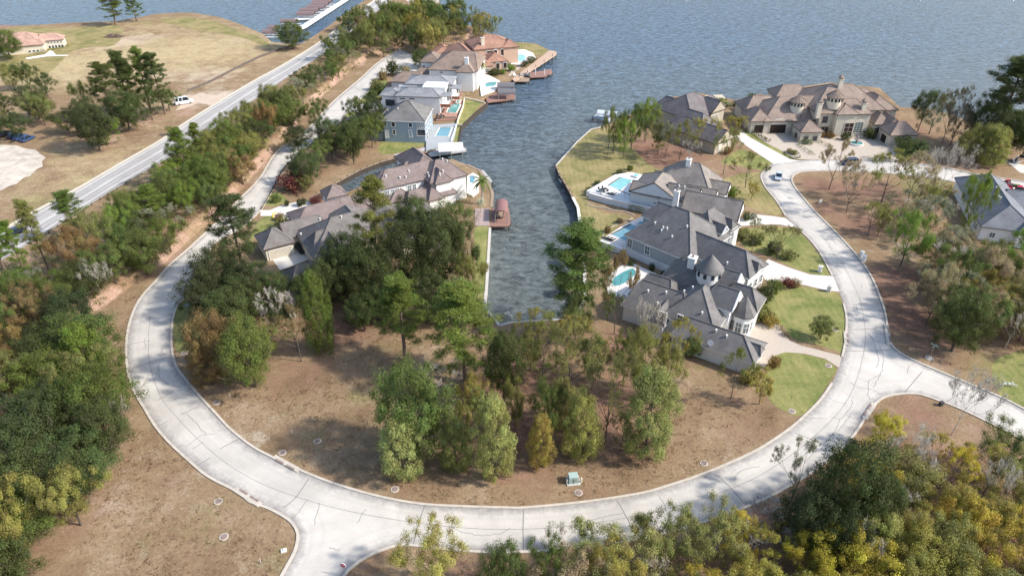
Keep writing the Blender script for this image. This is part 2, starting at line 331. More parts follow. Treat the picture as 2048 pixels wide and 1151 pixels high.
def ribbon(pts, wdt, dz=0.0, hh=None, zf=gz):           # list of Vectors -> strip (or kerb with height)
    vs = []; fs = []; n = len(pts)
    for i, p in enumerate(pts):
        a = pts[max(i - 1, 0)]; b = pts[min(i + 1, n - 1)]; t = Vector((b[0] - a[0], b[1] - a[1])); t = t.normalized() if t.length else Vector((1, 0)); q = Vector((-t.y, t.x)) * wdt / 2
        z = zf(p[0], p[1]) + dz
        if hh is None: vs += [(p[0] + q.x, p[1] + q.y, z), (p[0] - q.x, p[1] - q.y, z)]
        else: vs += [(p[0] + q.x, p[1] + q.y, z - .3), (p[0] + q.x, p[1] + q.y, z + hh), (p[0] - q.x, p[1] - q.y, z + hh), (p[0] - q.x, p[1] - q.y, z - .3)]
    k = 2 if hh is None else 4
    for i in range(n - 1):
        for j in range(k - 1): fs.append((i * k + j + 1, i * k + j, (i + 1) * k + j, (i + 1) * k + j + 1))
    if hh is not None: fs += [(0, 1, 2, 3), ((n - 1) * k + 3, (n - 1) * k + 2, (n - 1) * k + 1, (n - 1) * k)]
    return vs, fs
def strip(mb, px, wdt, dz, hh=None, k=3):
    pts = catmull([G(x, y) for x, y in px], k) if k else [G(x, y) for x, y in px]; mb.add(*ribbon(pts, wdt, dz, hh))
kb = MB()
def split(seq, gaps):                                    # leave gaps where driveways meet the kerb
    runs = [[]]
    for p in seq:
        if p in gaps:
            if runs[-1]: runs[-1].append(p)
            runs.append([])
        else: runs[-1].append(p)
    return [r for r in runs if len(r) > 1]
for seq in (OUTER, OUT2, OUT3): strip(kb, seq, .38, 0, .15, 4)
i1 = INNER.index((1545,327)); i2 = INNER.index((1530,338))
for a, b in ((0, 6), (9, 14), (15, 18), (20, 23), (25, len(INNER) - 1)):
    strip(kb, INNER[a:b + 1] if b < 60 else INNER[a:63], .38, 0, .15, 4)
strip(kb, [(521,420),(547,376),(570,335),(620,292),(680,245)], .38, 0, .15, 4); strip(kb, [(708,208),(732,188),(755,161),(771,146)], .38, 0, .15, 4)
struct(kb.build('kerb', M['kerb']))
hk = MB(); strip(hk, HWY_L, .5, .02, .28, 4); struct(hk.build('highway_kerb', M['kerb']))
ln = MB()
mid = lambda f: [(a[0] + (b[0] - a[0]) * f, a[1] + (b[1] - a[1]) * f) for a, b in zip(HWY_L, HWY_R)]
strip(ln, mid(.88), .2, .05, None, 4); strip(ln, mid(.12), .2, .05, None, 4); strip(ln, mid(.49), .12, .05, None, 4); strip(ln, mid(.52), .12, .05, None, 4); struct(ln.build('road_markings', M['line']))
tw = MB()
for f in (.24, .36, .62, .76): strip(tw, mid(f), .55, .046, None, 4)
struct(tw.build('tyre_tracks', plain('rubber_worn_paving', (.33, .315, .30), .9, .15, .6)))
# joints across the loop and tar-sealed cracks, as traced
jt = MB()
JOINTS = [[(258,640),(300,633),(308,629),(346,629)],[(259,688),(300,680)],[(258,737),(300,725),(340,712)],[(298,860),(335,842)],[(316,800),(347,782)],[(345,800),(385,785)],[(361,829),(395,813)],[(440,897),(478,877)],[(393,931),(420,915)],[(617,957),(591,995),(566,1015)],[(850,1008),(836,1050),(826,1090)],[(1047,1016),(1046,1058),(1047,1100)],[(1233,998),(1258,1043),(1271,1078)],[(1437,951),(1462,976),(1489,1007)],[(1706,610),(1760,600)],[(1696,660),(1772,655)],[(1650,480),(1690,468)],[(1606,426),(1640,410)],[(1575,395),(1607,385)],[(1590,865),(1680,902)],[(1690,702),(1782,700)],[(1845,742),(1800,795)],[(1930,778),(1880,812)],[(700,166),(730,190)],[(640,226),(680,252)],[(590,285),(620,305)],[(535,350),(552,378)]]
for j in JOINTS: strip(jt, j, .11, RZ + .006, None, 2)
CTR = [(a[0], a[1]) for a in [(300,632),(297,680),(300,730),(320,790),(352,832),(398,880),(452,925),(520,965),(600,995),(700,1022),(850,1047),(1000,1058),(1150,1050),(1300,1025),(1440,985),(1540,938),(1640,862),(1700,790),(1728,700),(1728,640),(1712,580),(1680,520),(1640,465)]]
strip(jt, CTR, .06, RZ + .006, None, 5); struct(jt.build('road_joints', M['joint']))
ck = MB()
CR = [[(291,674),(290,684),(291,692),(288,696)],[(334,691),(324,698),(325,705),(340,711)],[(328,717),(317,732),(320,740),(317,748),(321,755),(319,758)],[(321,757),(340,768),(360,774)],[(317,732),(314,748)],[(362,826),(376,830),(390,844),(405,860),(412,868)],[(412,868),(398,873),(385,883),(371,893)],[(412,868),(427,868)],[(410,882),(393,893),(385,898)],[(615,997),(600,1020),(583,1036)],[(639,1004),(634,1025),(629,1050)],[(732,1016),(714,1046)],[(906,1053),(930,1065),(965,1070),(1000,1066),(1022,1056)],[(1247,1026),(1222,1029),(1180,1039),(1167,1046)],[(1206,1036),(1206,1044)],[(1306,983),(1325,1000),(1332,1018)],[(1364,1010),(1370,1025),(1376,1033)],[(1468,959),(1480,943),(1520,932)],
 [(1737,666),(1745,680),(1752,700),(1757,720),(1752,735)],[(1758,690),(1767,715),(1765,735),(1760,750),(1752,765),(1745,775)],[(1718,755),(1736,762),(1760,748)],[(1736,762),(1736,790),(1740,800)],[(1700,765),(1720,775),(1745,778)],[(1745,778),(1765,790)],[(1644,793),(1690,808)],[(1660,832),(1680,838),(1690,828),(1704,808),(1702,798)],[(1680,838),(1670,860),(1648,885)],[(1702,828),(1680,858),(1665,870)],[(1610,835),(1655,836)],[(1690,828),(1712,840)],[(1657,490),(1665,505),(1675,522),(1670,535),(1660,540)],[(1672,500),(1685,518),(1685,527),(1673,530)],[(1670,535),(1684,546)],[(1665,480),(1672,490)],[(1722,565),(1724,577)],[(1720,592),(1722,607)],[(1712,610),(1715,622)],[(1819,731),(1814,747)],[(1733,662),(1752,682),(1765,680)],[(658,1095),(680,1100)]]
for c in CR:
    pts = catmull([G(x, y) for x, y in c], 5); pts = [p + Vector((random.uniform(-.12, .12), random.uniform(-.12, .12), 0)) for p in pts]; ck.add(*ribbon(pts, .085, RZ + .01))
struct(ck.build('crack_sealant', M['crack']))
# ---- driveways and paving
def flat(name, px, mat, dz=.012, step=0, z=None, k=0):
    f = (lambda x, y: z) if z is not None else None
    pts = [(P0(x, y, z) if z is not None else G(x, y)) for x, y in px]
    if k: pts = catmull(pts, k, True)
    return struct(sheet(name, pts, mat, step, dz if z is None else 0, False, f))
M['drive'] = plain('driveway_concrete', (.60, .57, .52), .9, .08, .5)
flat('driveway', [(1547,328),(1500,297),(1462,268),(1452,262),(1478,258),(1500,275),(1540,297),(1580,318),(1600,322)], M['drive'], .03)
flat('driveway', [(1571,436),(1545,432),(1500,428),(1478,440),(1480,452),(1520,449),(1560,449),(1596,456)], M['drive'], .03)
flat('driveway', [(1666,552),(1620,549),(1570,532),(1536,518),(1520,535),(1530,560),(1560,562),(1610,570),(1650,580),(1679,583)], M['drive'], .03)
flat('driveway', [(1684,712),(1640,700),(1600,690),(1578,680),(1560,652),(1545,646),(1505,648),(1470,668),(1500,715),(1528,735),(1545,712),(1570,704),(1610,707),(1650,717),(1678,735)], M['paver'], .03)
flat('forecourt', [(1500,262),(1535,268),(1600,262),(1660,266),(1760,270),(1790,285),(1800,322),(1740,320),(1640,320),(1590,318),(1560,300),(1530,285)], M['paver'], .03)
flat('driveway', [(521,432),(545,432),(560,452),(575,470),(600,452),(640,415),(648,405),(600,402),(560,412),(540,420),(521,420)], M['drive'], .03)
flat('driveway', [(535,505),(560,540),(572,536),(620,518),(600,495),(560,490)], M['drive'], .03)
flat('driveway', [(705,209),(745,207),(790,215),(780,224),(765,232),(722,228),(698,222)], M['drive'], .03)
flat('driveway', [(688,236),(722,228),(765,234),(765,250),(730,246),(700,246),(680,246)], plain('dark_asphalt', (.07, .07, .075), .9, .1), .026)
flat('driveway', [(771,146),(800,150),(830,160),(855,140),(838,118)], M['drive'], .03)
flat('dirt_lot', [(-80,352),(0,382),(40,362),(70,340),(88,318),(70,300),(20,290),(-80,285)][:2] + [(18,372),(33,368),(48,355),(60,352),(75,337),(86,333),(84,322),(92,315),(80,308),(72,300),(50,297),(35,291),(10,290),(-80,285)], plain('pale_crushed_stone', (.50, .44, .37), .95, .3, .35), .02, 0, None, 0)
# ---- lawns
for px in ([(1545,588),(1600,573),(1650,582),(1678,590),(1690,640),(1688,690),(1682,704),(1640,690),(1585,676),(1565,650),(1530,645),(1520,620)],
           [(1545,712),(1575,704),(1612,709),(1650,719),(1673,737),(1660,762),(1637,796),(1606,830),(1570,822),(1540,800),(1530,770)],
           [(1482,462),(1530,456),(1570,455),(1598,464),(1640,512),(1658,549),(1615,545),(1575,530),(1540,512),(1490,495)],
           [(1478,262),(1515,262),(1560,290),(1600,318),(1560,310),(1510,283)],
           [(1442,325),(1480,300),(1520,312),(1543,327),(1528,342),(1510,338),(1470,330)],
           [(1620,290),(1650,286),(1680,300),(1675,312),(1640,318),(1612,305)],
           [(1810,345),(1880,348),(1895,360),(1830,352)],
           [(770,278),(800,277),(850,284),(850,290),(800,304),(774,308),(755,300)],
           [(700,222),(715,228),(700,242),(680,240)],[(712,205),(735,185),(760,160),(775,162),(765,190),(750,206)],
           [(935,200),(962,205),(948,225),(924,250),(908,252),(920,222)],[(906,255),(921,254),(915,282),(900,280)],
           [(500,470),(520,440),(548,428),(556,450),(528,462),(505,478),(490,510)],[(528,405),(552,383),(575,402),(545,412)],
           [(948,460),(978,457),(971,575),(966,610),(940,590),(952,520)],
           [(350,620),(372,603),(420,600),(415,660),(395,692),(352,700)],[(1990,720),(2100,700),(2100,800),(2048,812),(2000,790)]):
    flat('lawn', px, M['lawn'], .012, 0, None, 4)
for px in ([(1114,330),(1131,311),(1157,283),(1184,262),(1230,262),(1300,330),(1350,345),(1300,350),(1232,347),(1175,383),(1195,420),(1260,432),(1245,440),(1210,480),(1166,455),(1148,394),(1134,368),(1121,348)],
           [(1470,350),(1520,345),(1530,372),(1565,428),(1500,415),(1440,370)],[(1030,86),(1070,89),(1096,103),(1075,112),(1030,98)],
           [(90,150),(0,155),(0,62),(140,56),(240,52),(230,90),(150,100)],[(320,40),(400,36),(470,58),(520,75),(540,95),(470,72),(390,60)]):
    flat('lawn', px, M['drylawn'], .010, 0, None, 4)
# ================================================================ HOUSES: blocks in a local frame (u along an eave, v behind it)
class House:
    def __init__(s, name, label, org, ang, roof, wall, trim, cat='house', z0=0.0):
        s.o = Vector(org); s.a = math.radians(ang); s.d = Vector((math.cos(s.a), math.sin(s.a))); s.n = Vector((-s.d.y, s.d.x))
        s.root = thing(name, (org[0], org[1], 0), s.a, label, cat)
        s.R = MB(); s.W = MB(); s.rm = roof; s.wm = wall; s.tm = trim; s.R.cur = 0; s.z0 = z0; s.eps = 0
    def wall(s, u0, u1, v0, v1, z0, z1):
        s.W.prism([(u0, v0), (u1, v0), (u1, v1), (u0, v1)], z0, z1)
    def block(s, u0, u1, v0, v1, ze, zr, ax='u', e0=None, e1=None, oh=.45, z0=-.3, wall=True):
        # hip (inset > 0) or gable (inset 0) ends along the ridge axis
        s.eps += .004; u0 -= s.eps; v0 -= s.eps; u1 += s.eps; v1 += s.eps; ze += s.eps; zr += s.eps
        sw = ax == 'v'
        if sw: a0, a1, b0, b1 = v0, v1, u0, u1
        else: a0, a1, b0, b1 = u0, u1, v0, v1
        hw = (b1 - b0) / 2; e0 = hw if e0 is None else e0; e1 = hw if e1 is None else e1
        c = (b0 + b1) / 2; r0, r1 = a0 + e0, a1 - e1
        if r0 > r1: r0 = r1 = (r0 + r1) / 2
        q = lambda a, b, z: (b, a, z) if sw else (a, b, z)
        T = .22
        ring = [q(a0, b0, ze), q(a1, b0, ze), q(a1, b1, ze), q(a0, b1, ze)]
        top = [q(r0, c, zr), q(r1, c, zr)]
        low = [(x, y, z - T) for x, y, z in ring]
        vs = ring + top + low
        fs = [(0, 1, 5, 4), (2, 3, 4, 5)]; mi = [0, 0]
        ends = [((3, 0, 4), e0), ((1, 2, 5), e1)]
        for f, e in ends: fs.append(f); mi.append(0 if e > .01 else 2)
        for i in range(4): fs.append((6 + i, 6 + (i + 1) % 4, (i + 1) % 4, i)); mi.append(1)
        fs.append((9, 8, 7, 6)); mi.append(1)
        if sw: fs = [f[::-1] for f in fs]
        n = len(s.R.v); s.R.v += vs; s.R.f += [tuple(i + n for i in f) for f in fs]; s.R.mi += mi
        for e, a in ((e0, a0), (e1, a1)):                # rake boards and a ridge cap
            if e <= .01:
                for b in (b0, b1):
                    p, t = Vector(q(a, b, ze - .05)), Vector(q(a, c, zr - .05)); s.R.cur = 1; s.R.tube(p, t, .14, .14, 4, True)
        s.R.cur = 0
        rid = [Vector(q(r0, c, zr + .02)), Vector(q(r1, c, zr + .02))]
        if (rid[1] - rid[0]).length > .2: s.R.tube(rid[0], rid[1], .12, .12, 5)
        for k, e in ((0, e0), (1, e1)):
            if e > .01:
                for b in (b0, b1): s.R.tube(rid[k], Vector(q((a0, a1)[k], b, ze + .02)), .11, .11, 5)
        if wall: s.wall(u0 + oh, u1 - oh, v0 + oh, v1 - oh, z0, ze - .1)
    def w2l(s, p): d = Vector((p[0] - s.o.x, p[1] - s.o.y)); return (d.dot(s.d), d.dot(s.n), p[2])
    def l2w(s, u, v, z=0): p = s.o + Vector((0, 0)) if len(s.o) == 2 else s.o; return Vector((s.o.x + s.d.x * u + s.n.x * v, s.o.y + s.d.y * u + s.n.y * v, z))
    def on(s, face, val, px, py):                        # where the line of sight meets the wall plane u=val or v=val
        c = Vector(s.w2l((0, 0, H))); d = Vector(s.w2l(P0(px, py))) - c
        k = 0 if face == 'u' else 1; t = (val - c[k]) / d[k]; return c + d * t
    def opening(s, face, val, px, py, w, h, kind='window', sgn=-1, mull=(2, 2), frame=None, glass=None, arch=False, uv=None):
        p = s.on(face, val, px, py) if uv is None else Vector((val, uv[0], uv[1]) if face == 'u' else (uv[0], val, uv[1]))
        f = MB(); g = MB(); t = .14
        def bx(mb, a, z, wa, hz, dep, off=0):
            if face == 'v': mb.box((p.x + a, val + sgn * off, z), (wa, dep, hz))
            else: mb.box((val + sgn * off, p.y + a, z), (dep, wa, hz))
        bx(f, -w / 2, p.z, t, h + t, .16, .05); bx(f, w / 2, p.z, t, h + t, .16, .05)
        bx(f, 0, p.z + h / 2, w - t, t, .15, .05); bx(f, 0, p.z - h / 2, w - t, t, .15, .05)
        for i in range(1, mull[0]): bx(f, -w / 2 + w * i / mull[0], p.z, .07, h - t, .10, .05)
        for i in range(1, mull[1]): bx(f, 0, p.z - h / 2 + h * i / mull[1], w - t, .07, .09, .05)
        bx(g, 0, p.z, w - .02, h - .02, .08, .03)
        if arch:
            for mb, rr, dep, off in ((f, w / 2 + t / 2, .13, .05), (g, w / 2 - t / 2, .10, .062)):
                pts = [(rr * math.cos(k * math.pi / 10), rr * .7 * math.sin(k * math.pi / 10)) for k in range(11)]
                n = len(pts); vs = []
                for o in (val + sgn * (off + dep / 2), val + sgn * (off - dep / 2)):
                    for a, z in pts: vs.append((p.x + a, o, p.z + h / 2 + z) if face == 'v' else (o, p.y + a, p.z + h / 2 + z))
                mb.add(vs, [tuple(range(n)), tuple(range(2 * n - 1, n - 1, -1))] + [(i, i + 1, n + i + 1, n + i) for i in range(n - 1)])
        if kind == 'window':
            o = f.build('window', frame or M['trim'], s.root); o2 = g.build('pane', glass or M['glass'], o)
        else:
            o = g.build(kind, glass or M['door'], s.root); o2 = f.build('frame', frame or M['trim'], o)
        return o
    def vent(s, px, py, z):                               # small roof pipe near a pixel
        from mathutils.bvhtree import BVHTree
        bv = BVHTree.FromPolygons([Vector(v) for v in s.R.v], s.R.f); c = Vector(s.w2l((0, 0, H))); q = Vector(s.w2l(P0(px, py, z))); hit = bv.ray_cast(c, (q - c).normalized())[0]
        if hit is None: return
        p = hit; z = p.z; m = MB(); m.tube((p.x, p.y, z - .3), (p.x, p.y, z + .4), .12, .12, 6); m.tube((p.x, p.y, z + .4), (p.x, p.y, z + .55), .2, .2, 6)
        m.build('roof_vent', M['trim'], s.root)
    def chimney(s, u, v, z0, z1, w=1.2, cap=None, mat=None):
        m = MB(); m.box((u, v, (z0 + z1) / 2), (w, w, z1 - z0)); m.box((u, v, z1 + .1), (w + .25, w + .25, .2))
        o = m.build('chimney', mat or s.wm, s.root); c = MB()
        if cap: c.box((u, v, z1 + .45), (w * .75, w * .75, .5)); c.lathe((u, v, z1 + .7), [(w * .95, 0), (.05, .8)], 4, math.pi / 4); c.build('chimney_cap', cap, o)
        else: c.tube((u, v, z1 + .2), (u, v, z1 + .65), .22, .22, 8); c.build('flue', M['iron'], o)
    def round(s, u, v, r, z0, z1, zc, roof=None, n=28, wins=0, ribs=0, oh=.35):
        m = MB(); m.lathe((u, v, 0), [(r, z0), (r, z1)], n); o = m.build('turret', s.wm, s.root)
        c = MB(); c.lathe((u, v, 0), [(r + oh, z1 - .12), (r + oh, z1 + .05), (.06, zc)], n)
        if ribs:
            for k in range(ribs):
                t = 2 * math.pi * k / ribs; c.tube((u + (r + oh) * math.cos(t), v + (r + oh) * math.sin(t), z1 + .1), (u, v, zc + .05), .09, .05, 4)
        c.build('turret_roof', roof or s.rm, o)
        for k in range(wins):
            t = 2 * math.pi * (k + .5) / wins; g = MB(); g.box((u + r * math.cos(t), v + r * math.sin(t), z1 - .85), (.16, .62, .95), t)
            g.build('turret_window', M['glass'], o)
    def done(s, extra=None):
        s.W.build('wall', s.wm, s.root); s.R.build('roof', None, s.root, mats=[s.rm, s.tm, s.wm])
        return s.root
def hframe(a, b, z):
    A = P0(*a, z); B = P0(*b, z); return (A.x, A.y), math.degrees(math.atan2(B.y - A.y, B.x - A.x))
# --- pale one with taupe roof, north-east of the canal
h = House('house', 'long white gabled house with taupe shingle roof and turquoise pool terrace', *hframe((1257,382),(1356,402),4.4), M['r_taupe'], M['paleblue'], M['browntrim'])
h.block(0, 12.5, 0, 12, 4.4, 7.9, 'v', 0, 5); h.block(3.8, 19.3, 5.6, 18, 4.4, 10, 'u', 6.2, 5.2); h.block(14.3, 27.6, -4.2, 3.2, 4.4, 7.9, 'u', 0, 0); h.block(9, 17, .2, 6.2, 4.4, 7.3, 'u', 0, 0)
h.block(13, 20.4, 3.6, 7.8, 5., 6.6, 'u', 0, 0); h.block(13, 22.3, 8.4, 13.6, 4.6, 6.7, 'u', 0, 0); h.block(.2, 8, -.1, 5, 4.4, 6.4, 'u', 0, 0); h.block(3.2, 9, 9.4, 13.6, 4.3, 6.1, 'u', 0, 0)
h.chimney(11.4, 11.2, 6, 10.7, 1.1, None, M['white'])
c = MB(); c.box((12.9, -4.2, 4.4), (1.25, .9, 8.8)); c.box((12.9, -4.2, 8.9), (1.4, 1.05, .2)); co_ = c.build('chimney', M['white'], h.root)
c = MB(); c.tube((12.9, -4.2, 9.0), (12.9, -4.2, 9.5), .25, .25, 8); c.build('flue', M['iron'], co_)
h.opening('v', .43, 1318, 405, 1.5, .8, mull=(2, 1)); h.opening('u', 27.2, 1482, 437, 2.0, 2.2, sgn=1, uv=(-1.2, 2.2)); h.opening('u', 21.9, 0, 0, 1.4, 1.4, sgn=1, uv=(11, 3))
for x, y in ((1358,374),(1369,376)): h.vent(x, y, 7.2)
h.done()
# --- grey two-tone house below it
h = House('house', 'large grey-sided house with charcoal hip roof and long white-trimmed front wing', *hframe((1248,469),(1369,520),5), M['r_dark'], M['greyside'], M['trim'])
h.block(0, 17, 0, 16.5, 5, 11.4, 'u', 6.9, 6.6); h.block(-3.2, 7, 10.7, 18, 4.6, 7.6, 'u', 2.6, 3); h.block(7, 16.3, 9.5, 21.7, 5, 9.8, 'v', 4.5, 5); h.block(10.5, 28.8, 2.7, 10.6, 5.02, 8.4, 'u', 0, 3.6)
h.block(10, 16.6, 12.4, 15.2, 6.6, 8.2, 'u', 0, 0); h.block(9, 16.5, 17, 19.6, 6, 7.6, 'u', 0, 1); h.block(24, 28.9, 5.6, 7.6, 5.5, 6.9, 'u', 0, .6)
p = MB(); p.prism([(.43, .43), (16.5, .43), (16.5, 2.9), (28.36, 3.13), (28.36, 10.1), (16, 10.2), (16, 16), (.43, 16)], -.3, 1.9)
pv = [Vector(v) for v in p.v]; cx_ = Vector((12, 8, 0)); p.v = [(v.x + (.02 if v.x > 12 else -.02), v.y + (.02 if v.y > 8 else -.02), v.z) for v in pv]; p.build('plinth', M['paleblue'], h.root)
for x, y in ((1260,486),(1295,500)): h.opening('v', .43, x, y, 1.3, 2.1, glass=M['bluegl'])
e = M['white']
for zz, vv, ww, hh_ in ((2.2, 13.8, 2.6, 3.2), (2.2, 17.8, 1.6, 2.2), (5.4, 18.6, .9, 1.2)): h.opening('u', 15.87, 0, 0, ww, hh_, sgn=1, uv=(vv, zz), arch=zz < 3)
w_ = MB(); w_.box((15.92, 15.6, 2.4), (.12, 11.4, 5.2)); w_.build('white_facade', M['white'], h.root); w_ = MB(); w_.box((28.42, 6.6, 2.4), (.12, 7.0, 5.2)); w_.build('white_facade', M['white'], h.root)
for vv, zz, ww, hh_ in ((4.3, 2.4, 1.1, 1.9), (6.6, 2.4, 1.1, 1.9), (8.8, 2.4, 1.1, 1.9), (8.9, 4.4, .8, .8)): h.opening('u', 28.48, 0, 0, ww, hh_, sgn=1, uv=(vv, zz))
for x, y in ((1310,448),(1326,457),(1334,459),(1323,463),(1344,475),(1374,455),(1454,528)): h.vent(x, y, 9)
h.done()
# --- turret house by the canal end
h = House('house', 'white stucco house with dark roofs, round turret and eight-sided bay tower', *hframe((1402,691),(1498,725),3), M['r_dark'], M['white'], M['trim'])
h.block(-6, 9.6, 0, 7.2, 3, 5.5, 'u', 2, 3.6); h.block(-9.2, 1.4, 2.6, 14.5, 4.5, 9.0, 'v', 6, 4.5); h.block(-17.2, -4, 3.0, 13, 3.5, 7.2, 'u', 1.8, 3); h.block(-17.6, -9, 7.5, 15.5, 3.4, 6.9, 'u', 2.2, 2)
h.block(-14.5, .2, 13.4, 22.6, 4.5, 8.8, 'u', 3.6, 0); h.block(-11, -7.4, .9, 7.5, 3.6, 5.9, 'v', 1.6, 1); h.block(-4, 2.2, 8.2, 14.2, 6.3, 9.2, 'u', 2, 0); h.block(-2, 5.6, 13.4, 19, 4.5, 7.6, 'u', 2, 2.5)
h.block(5.6, 9.7, 2.6, 5, 3.1, 4.5, 'u', 0, .6)
h.round(-5.5, 17.0, 2.4, 5, 8.6, 11.6, M['r_dark'], 32, 10)
m = MB(); m.lathe((3.5, 11.8, 0), [(2.0, -.2), (2.0, 4.7)], 8, math.pi / 8); o = m.build('bay_tower', M['white'], h.root)
m = MB(); m.lathe((3.5, 11.8, 0), [(2.35, 4.6), (2.35, 4.8), (.05, 8.2)], 8, math.pi / 8); m.build('bay_roof', M['r_dark'], o)
for k in range(8):
    t = math.pi * k / 4; g = MB(); g.box((3.5 + 1.86 * math.cos(t), 11.8 + 1.86 * math.sin(t), 2.3), (.1, .95, 2.2), t); fr_ = g.build('bay_window', M['bluegl'], o)
    g = MB(); g.box((3.5 + 1.92 * math.cos(t), 11.8 + 1.92 * math.sin(t), 2.3), (.06, .08, 2.2), t); g.box((3.5 + 1.92 * math.cos(t), 11.8 + 1.92 * math.sin(t), 2.5), (.06, .95, .08), t)
    for s_ in (1.15, -1.15): g.box((3.5 + 1.9 * math.cos(t), 11.8 + 1.9 * math.sin(t), 2.3 + s_), (.14, 1.1, .14), t)
    g.build('bay_frame', M['trim'], o)
h.chimney(-9.2, 17.2, 6, 9.6, 1.4, None, M['white'])
h.opening('u', 1.77, 0, 0, 1.7, 3.2, 'door', sgn=1, uv=(10.3, 1.7), arch=True); h.opening('u', .97, 0, 0, .8, 1.6, sgn=1, uv=(6.2, 2.6)); h.opening('u', .97, 0, 0, .8, 1.2, sgn=1, uv=(7.6, 3.2))
h.opening('v', 1.33, 1325, 632, 1.5, 1.9, mull=(1, 1)); h.opening('v', 3.0, 1360, 636, 1.0, 1.5); h.opening('v', 3.0, 1391, 652, .9, .6, mull=(1, 1)); h.opening('u', 9.2, 0, 0, 1.6, 1.9, sgn=1, uv=(2.4, 1.6)); h.opening('u', 9.2, 0, 0, 1.4, 1.9, sgn=1, uv=(5, 1.6))
for x, y in ((1296,584),(1332,587),(1368,585),(1385,577),(1315,609),(1404,628),(1432,663),(1453,674)): h.vent(x, y, 6.5)
d = MB(); q = Vector(h.w2l(P0(1420, 693, 3.2))); d.lathe((0, 0, 0), [(.05, 0), (.35, .06), (.55, .2)], 14); d.v = [tuple(Matrix.Rotation(1.1, 3, 'X') @ Vector(v) + Vector((q.x, q.y, 4.1))) for v in d.v]; d.tube((q.x, q.y, 3), (q.x, q.y + .15, 4.05), .06, .06, 6); d.build('satellite_dish', M['trim'], h.root)
h.done()
# --- slate-roofed house behind the tall thin trees
h = House('house', 'dark slate-roofed stone house half hidden by slender trees beside the mansion', *hframe((1373.8,267.7),(1429.8,287.3),3.5), M['r_h11'], M['stone'], M['browntrim'])
h.block(-8, 10.6, 0, 9, 3.5, 6.6, 'u', 3, 0); h.block(-19, -3, 6, 23, 5.5, 10.3, 'v', 6, 7); h.block(-22, -8, 8, 17, 4, 7.8, 'u', 3, 3); h.block(-10, -2.4, 14.5, 22, 6, 9.2, 'u', 2, 0); h.block(-10, 3, 3, 13, 4, 7.8, 'u', 3, 4)
h.block(-14, -6, 18, 27, 5, 8, 'v', 2, 3); h.opening('u', 10.1, 0, 0, 4.6, 2.3, 'garage_door', sgn=1, uv=(4.5, 1.3), mull=(1, 1), glass=M['cream']); h.opening('u', -2.9, 0, 0, .9, 1.4, sgn=1, uv=(18, 4.2)); h.opening('u', -2.9, 0, 0, .9, 1.4, sgn=1, uv=(16.3, 4.2)); h.opening('u', -2.9, 0, 0, 1.6, 2.4, 'door', sgn=1, uv=(19.5, 1.2))
h.done()
# --- lakeside mansion
h = House('mansion', 'sprawling beige lakeside mansion with rose-brown roofs and two round cupolas', *hframe((1645.8,229),(1743.7,227),7), M['r_mans'], M['stucco'], M['browntrim'])
h.block(-1.5, 21.5, 3, 23.5, 7, 12.2, 'u', 8.2, 7); h.block(17.5, 27.2, 5.5, 19, 6, 9.2, 'v', 4.6, 5); h.block(3.6, 15.4, -.9, 9, 7.2, 10.4, 'u', 4.2, 3.8); h.block(-.6, 6, .6, 9, 7, 9.8, 'v', 4, 3); h.block(4, 11, -1.2, 5, 7.24, 9.6, 'v', 3, 2)
h.block(-16.6, 2, 3, 20, 4, 9.1, 'u', 7.4, 0); h.block(-20.6, -13.5, 3.4, 12.5, 4, 6.8, 'v', 3.2, 3); h.block(-19.5, -7, 12, 22.5, 4, 7.6, 'u', 4, 3); h.block(-15, -7, 20, 27, 3.5, 6, 'u', 3, 3); h.block(-8, 4, 17, 25.5, 7, 9.8, 'u', 3.5, 3)
h.block(-8.3, -1.1, -5.4, 1.8, 3.5, 6, 'u', None, None); h.block(-6.5, -2.6, .5, 4.5, 3.4, 5.1, 'v', 0, 0); h.block(16.2, 22.2, -1.6, 7, 4, 6.6, 'v', 3, 2); h.block(17.2, 25.8, -9.7, -2, 3.5, 6.4, 'u', None, 3); h.block(19, 24, -4, 6, 3.8, 6.3, 'v', 1, 2); h.block(20, 28.5, 20, 28, 5, 7.2, 'u', 3, 3)
h.wm = M['cream']; h.round(4.2, 3.2, 2.1, 8.0, 11.6, 13.6, M['r_mans'], 28, 12, 18, .5); h.round(-5.2, 7.2, 2.05, 4.6, 9.0, 10.7, M['r_mans'], 28, 12, 18, .5); h.wm = M['stucco']
for u, v, z in ((-1.2, .9, 10.2), (12.6, .8, 10.0), (9.5, 12, 14)): h.chimney(u, v, z - 4.5, z, 1.25, M['r_mans'], M['cream'])
h.opening('v', -.75, 1696, 259, 2.9, 4.2, 'door', arch=True, mull=(2, 3), frame=M['cream']); h.opening('v', -.45, 1716, 255, 2.8, 3.4, arch=True, mull=(3, 5), frame=M['cream'], glass=M['bluegl'])
for uu, zz, ww, hh_ in ((1.6, 5, 1.5, 1.9), (.3, 1.6, .8, 2), (1.6, 1.6, 1., 2), (2.8, 1.6, .8, 2)): h.opening('v', 1.05, 0, 0, ww, hh_, uv=(uu, zz), frame=M['browntrim'])
h.opening('v', 3.45, 0, 0, 5.2, 2.9, 'garage_door', uv=(-11.6, 1.45), mull=(1, 1), arch=True, frame=M['cream']); h.opening('v', 3.85, 0, 0, 2.9, 2.7, 'garage_door', uv=(-17.6, 1.4), mull=(1, 1), frame=M['cream'])
h.opening('v', -1.15, 1755, 260, 2.4, 1.5, arch=True, mull=(3, 1), frame=M['cream']); h.opening('u', 17.65, 0, 0, 3, 2.5, 'garage_door', uv=(-6, 1.3), mull=(1, 1), frame=M['cream'])
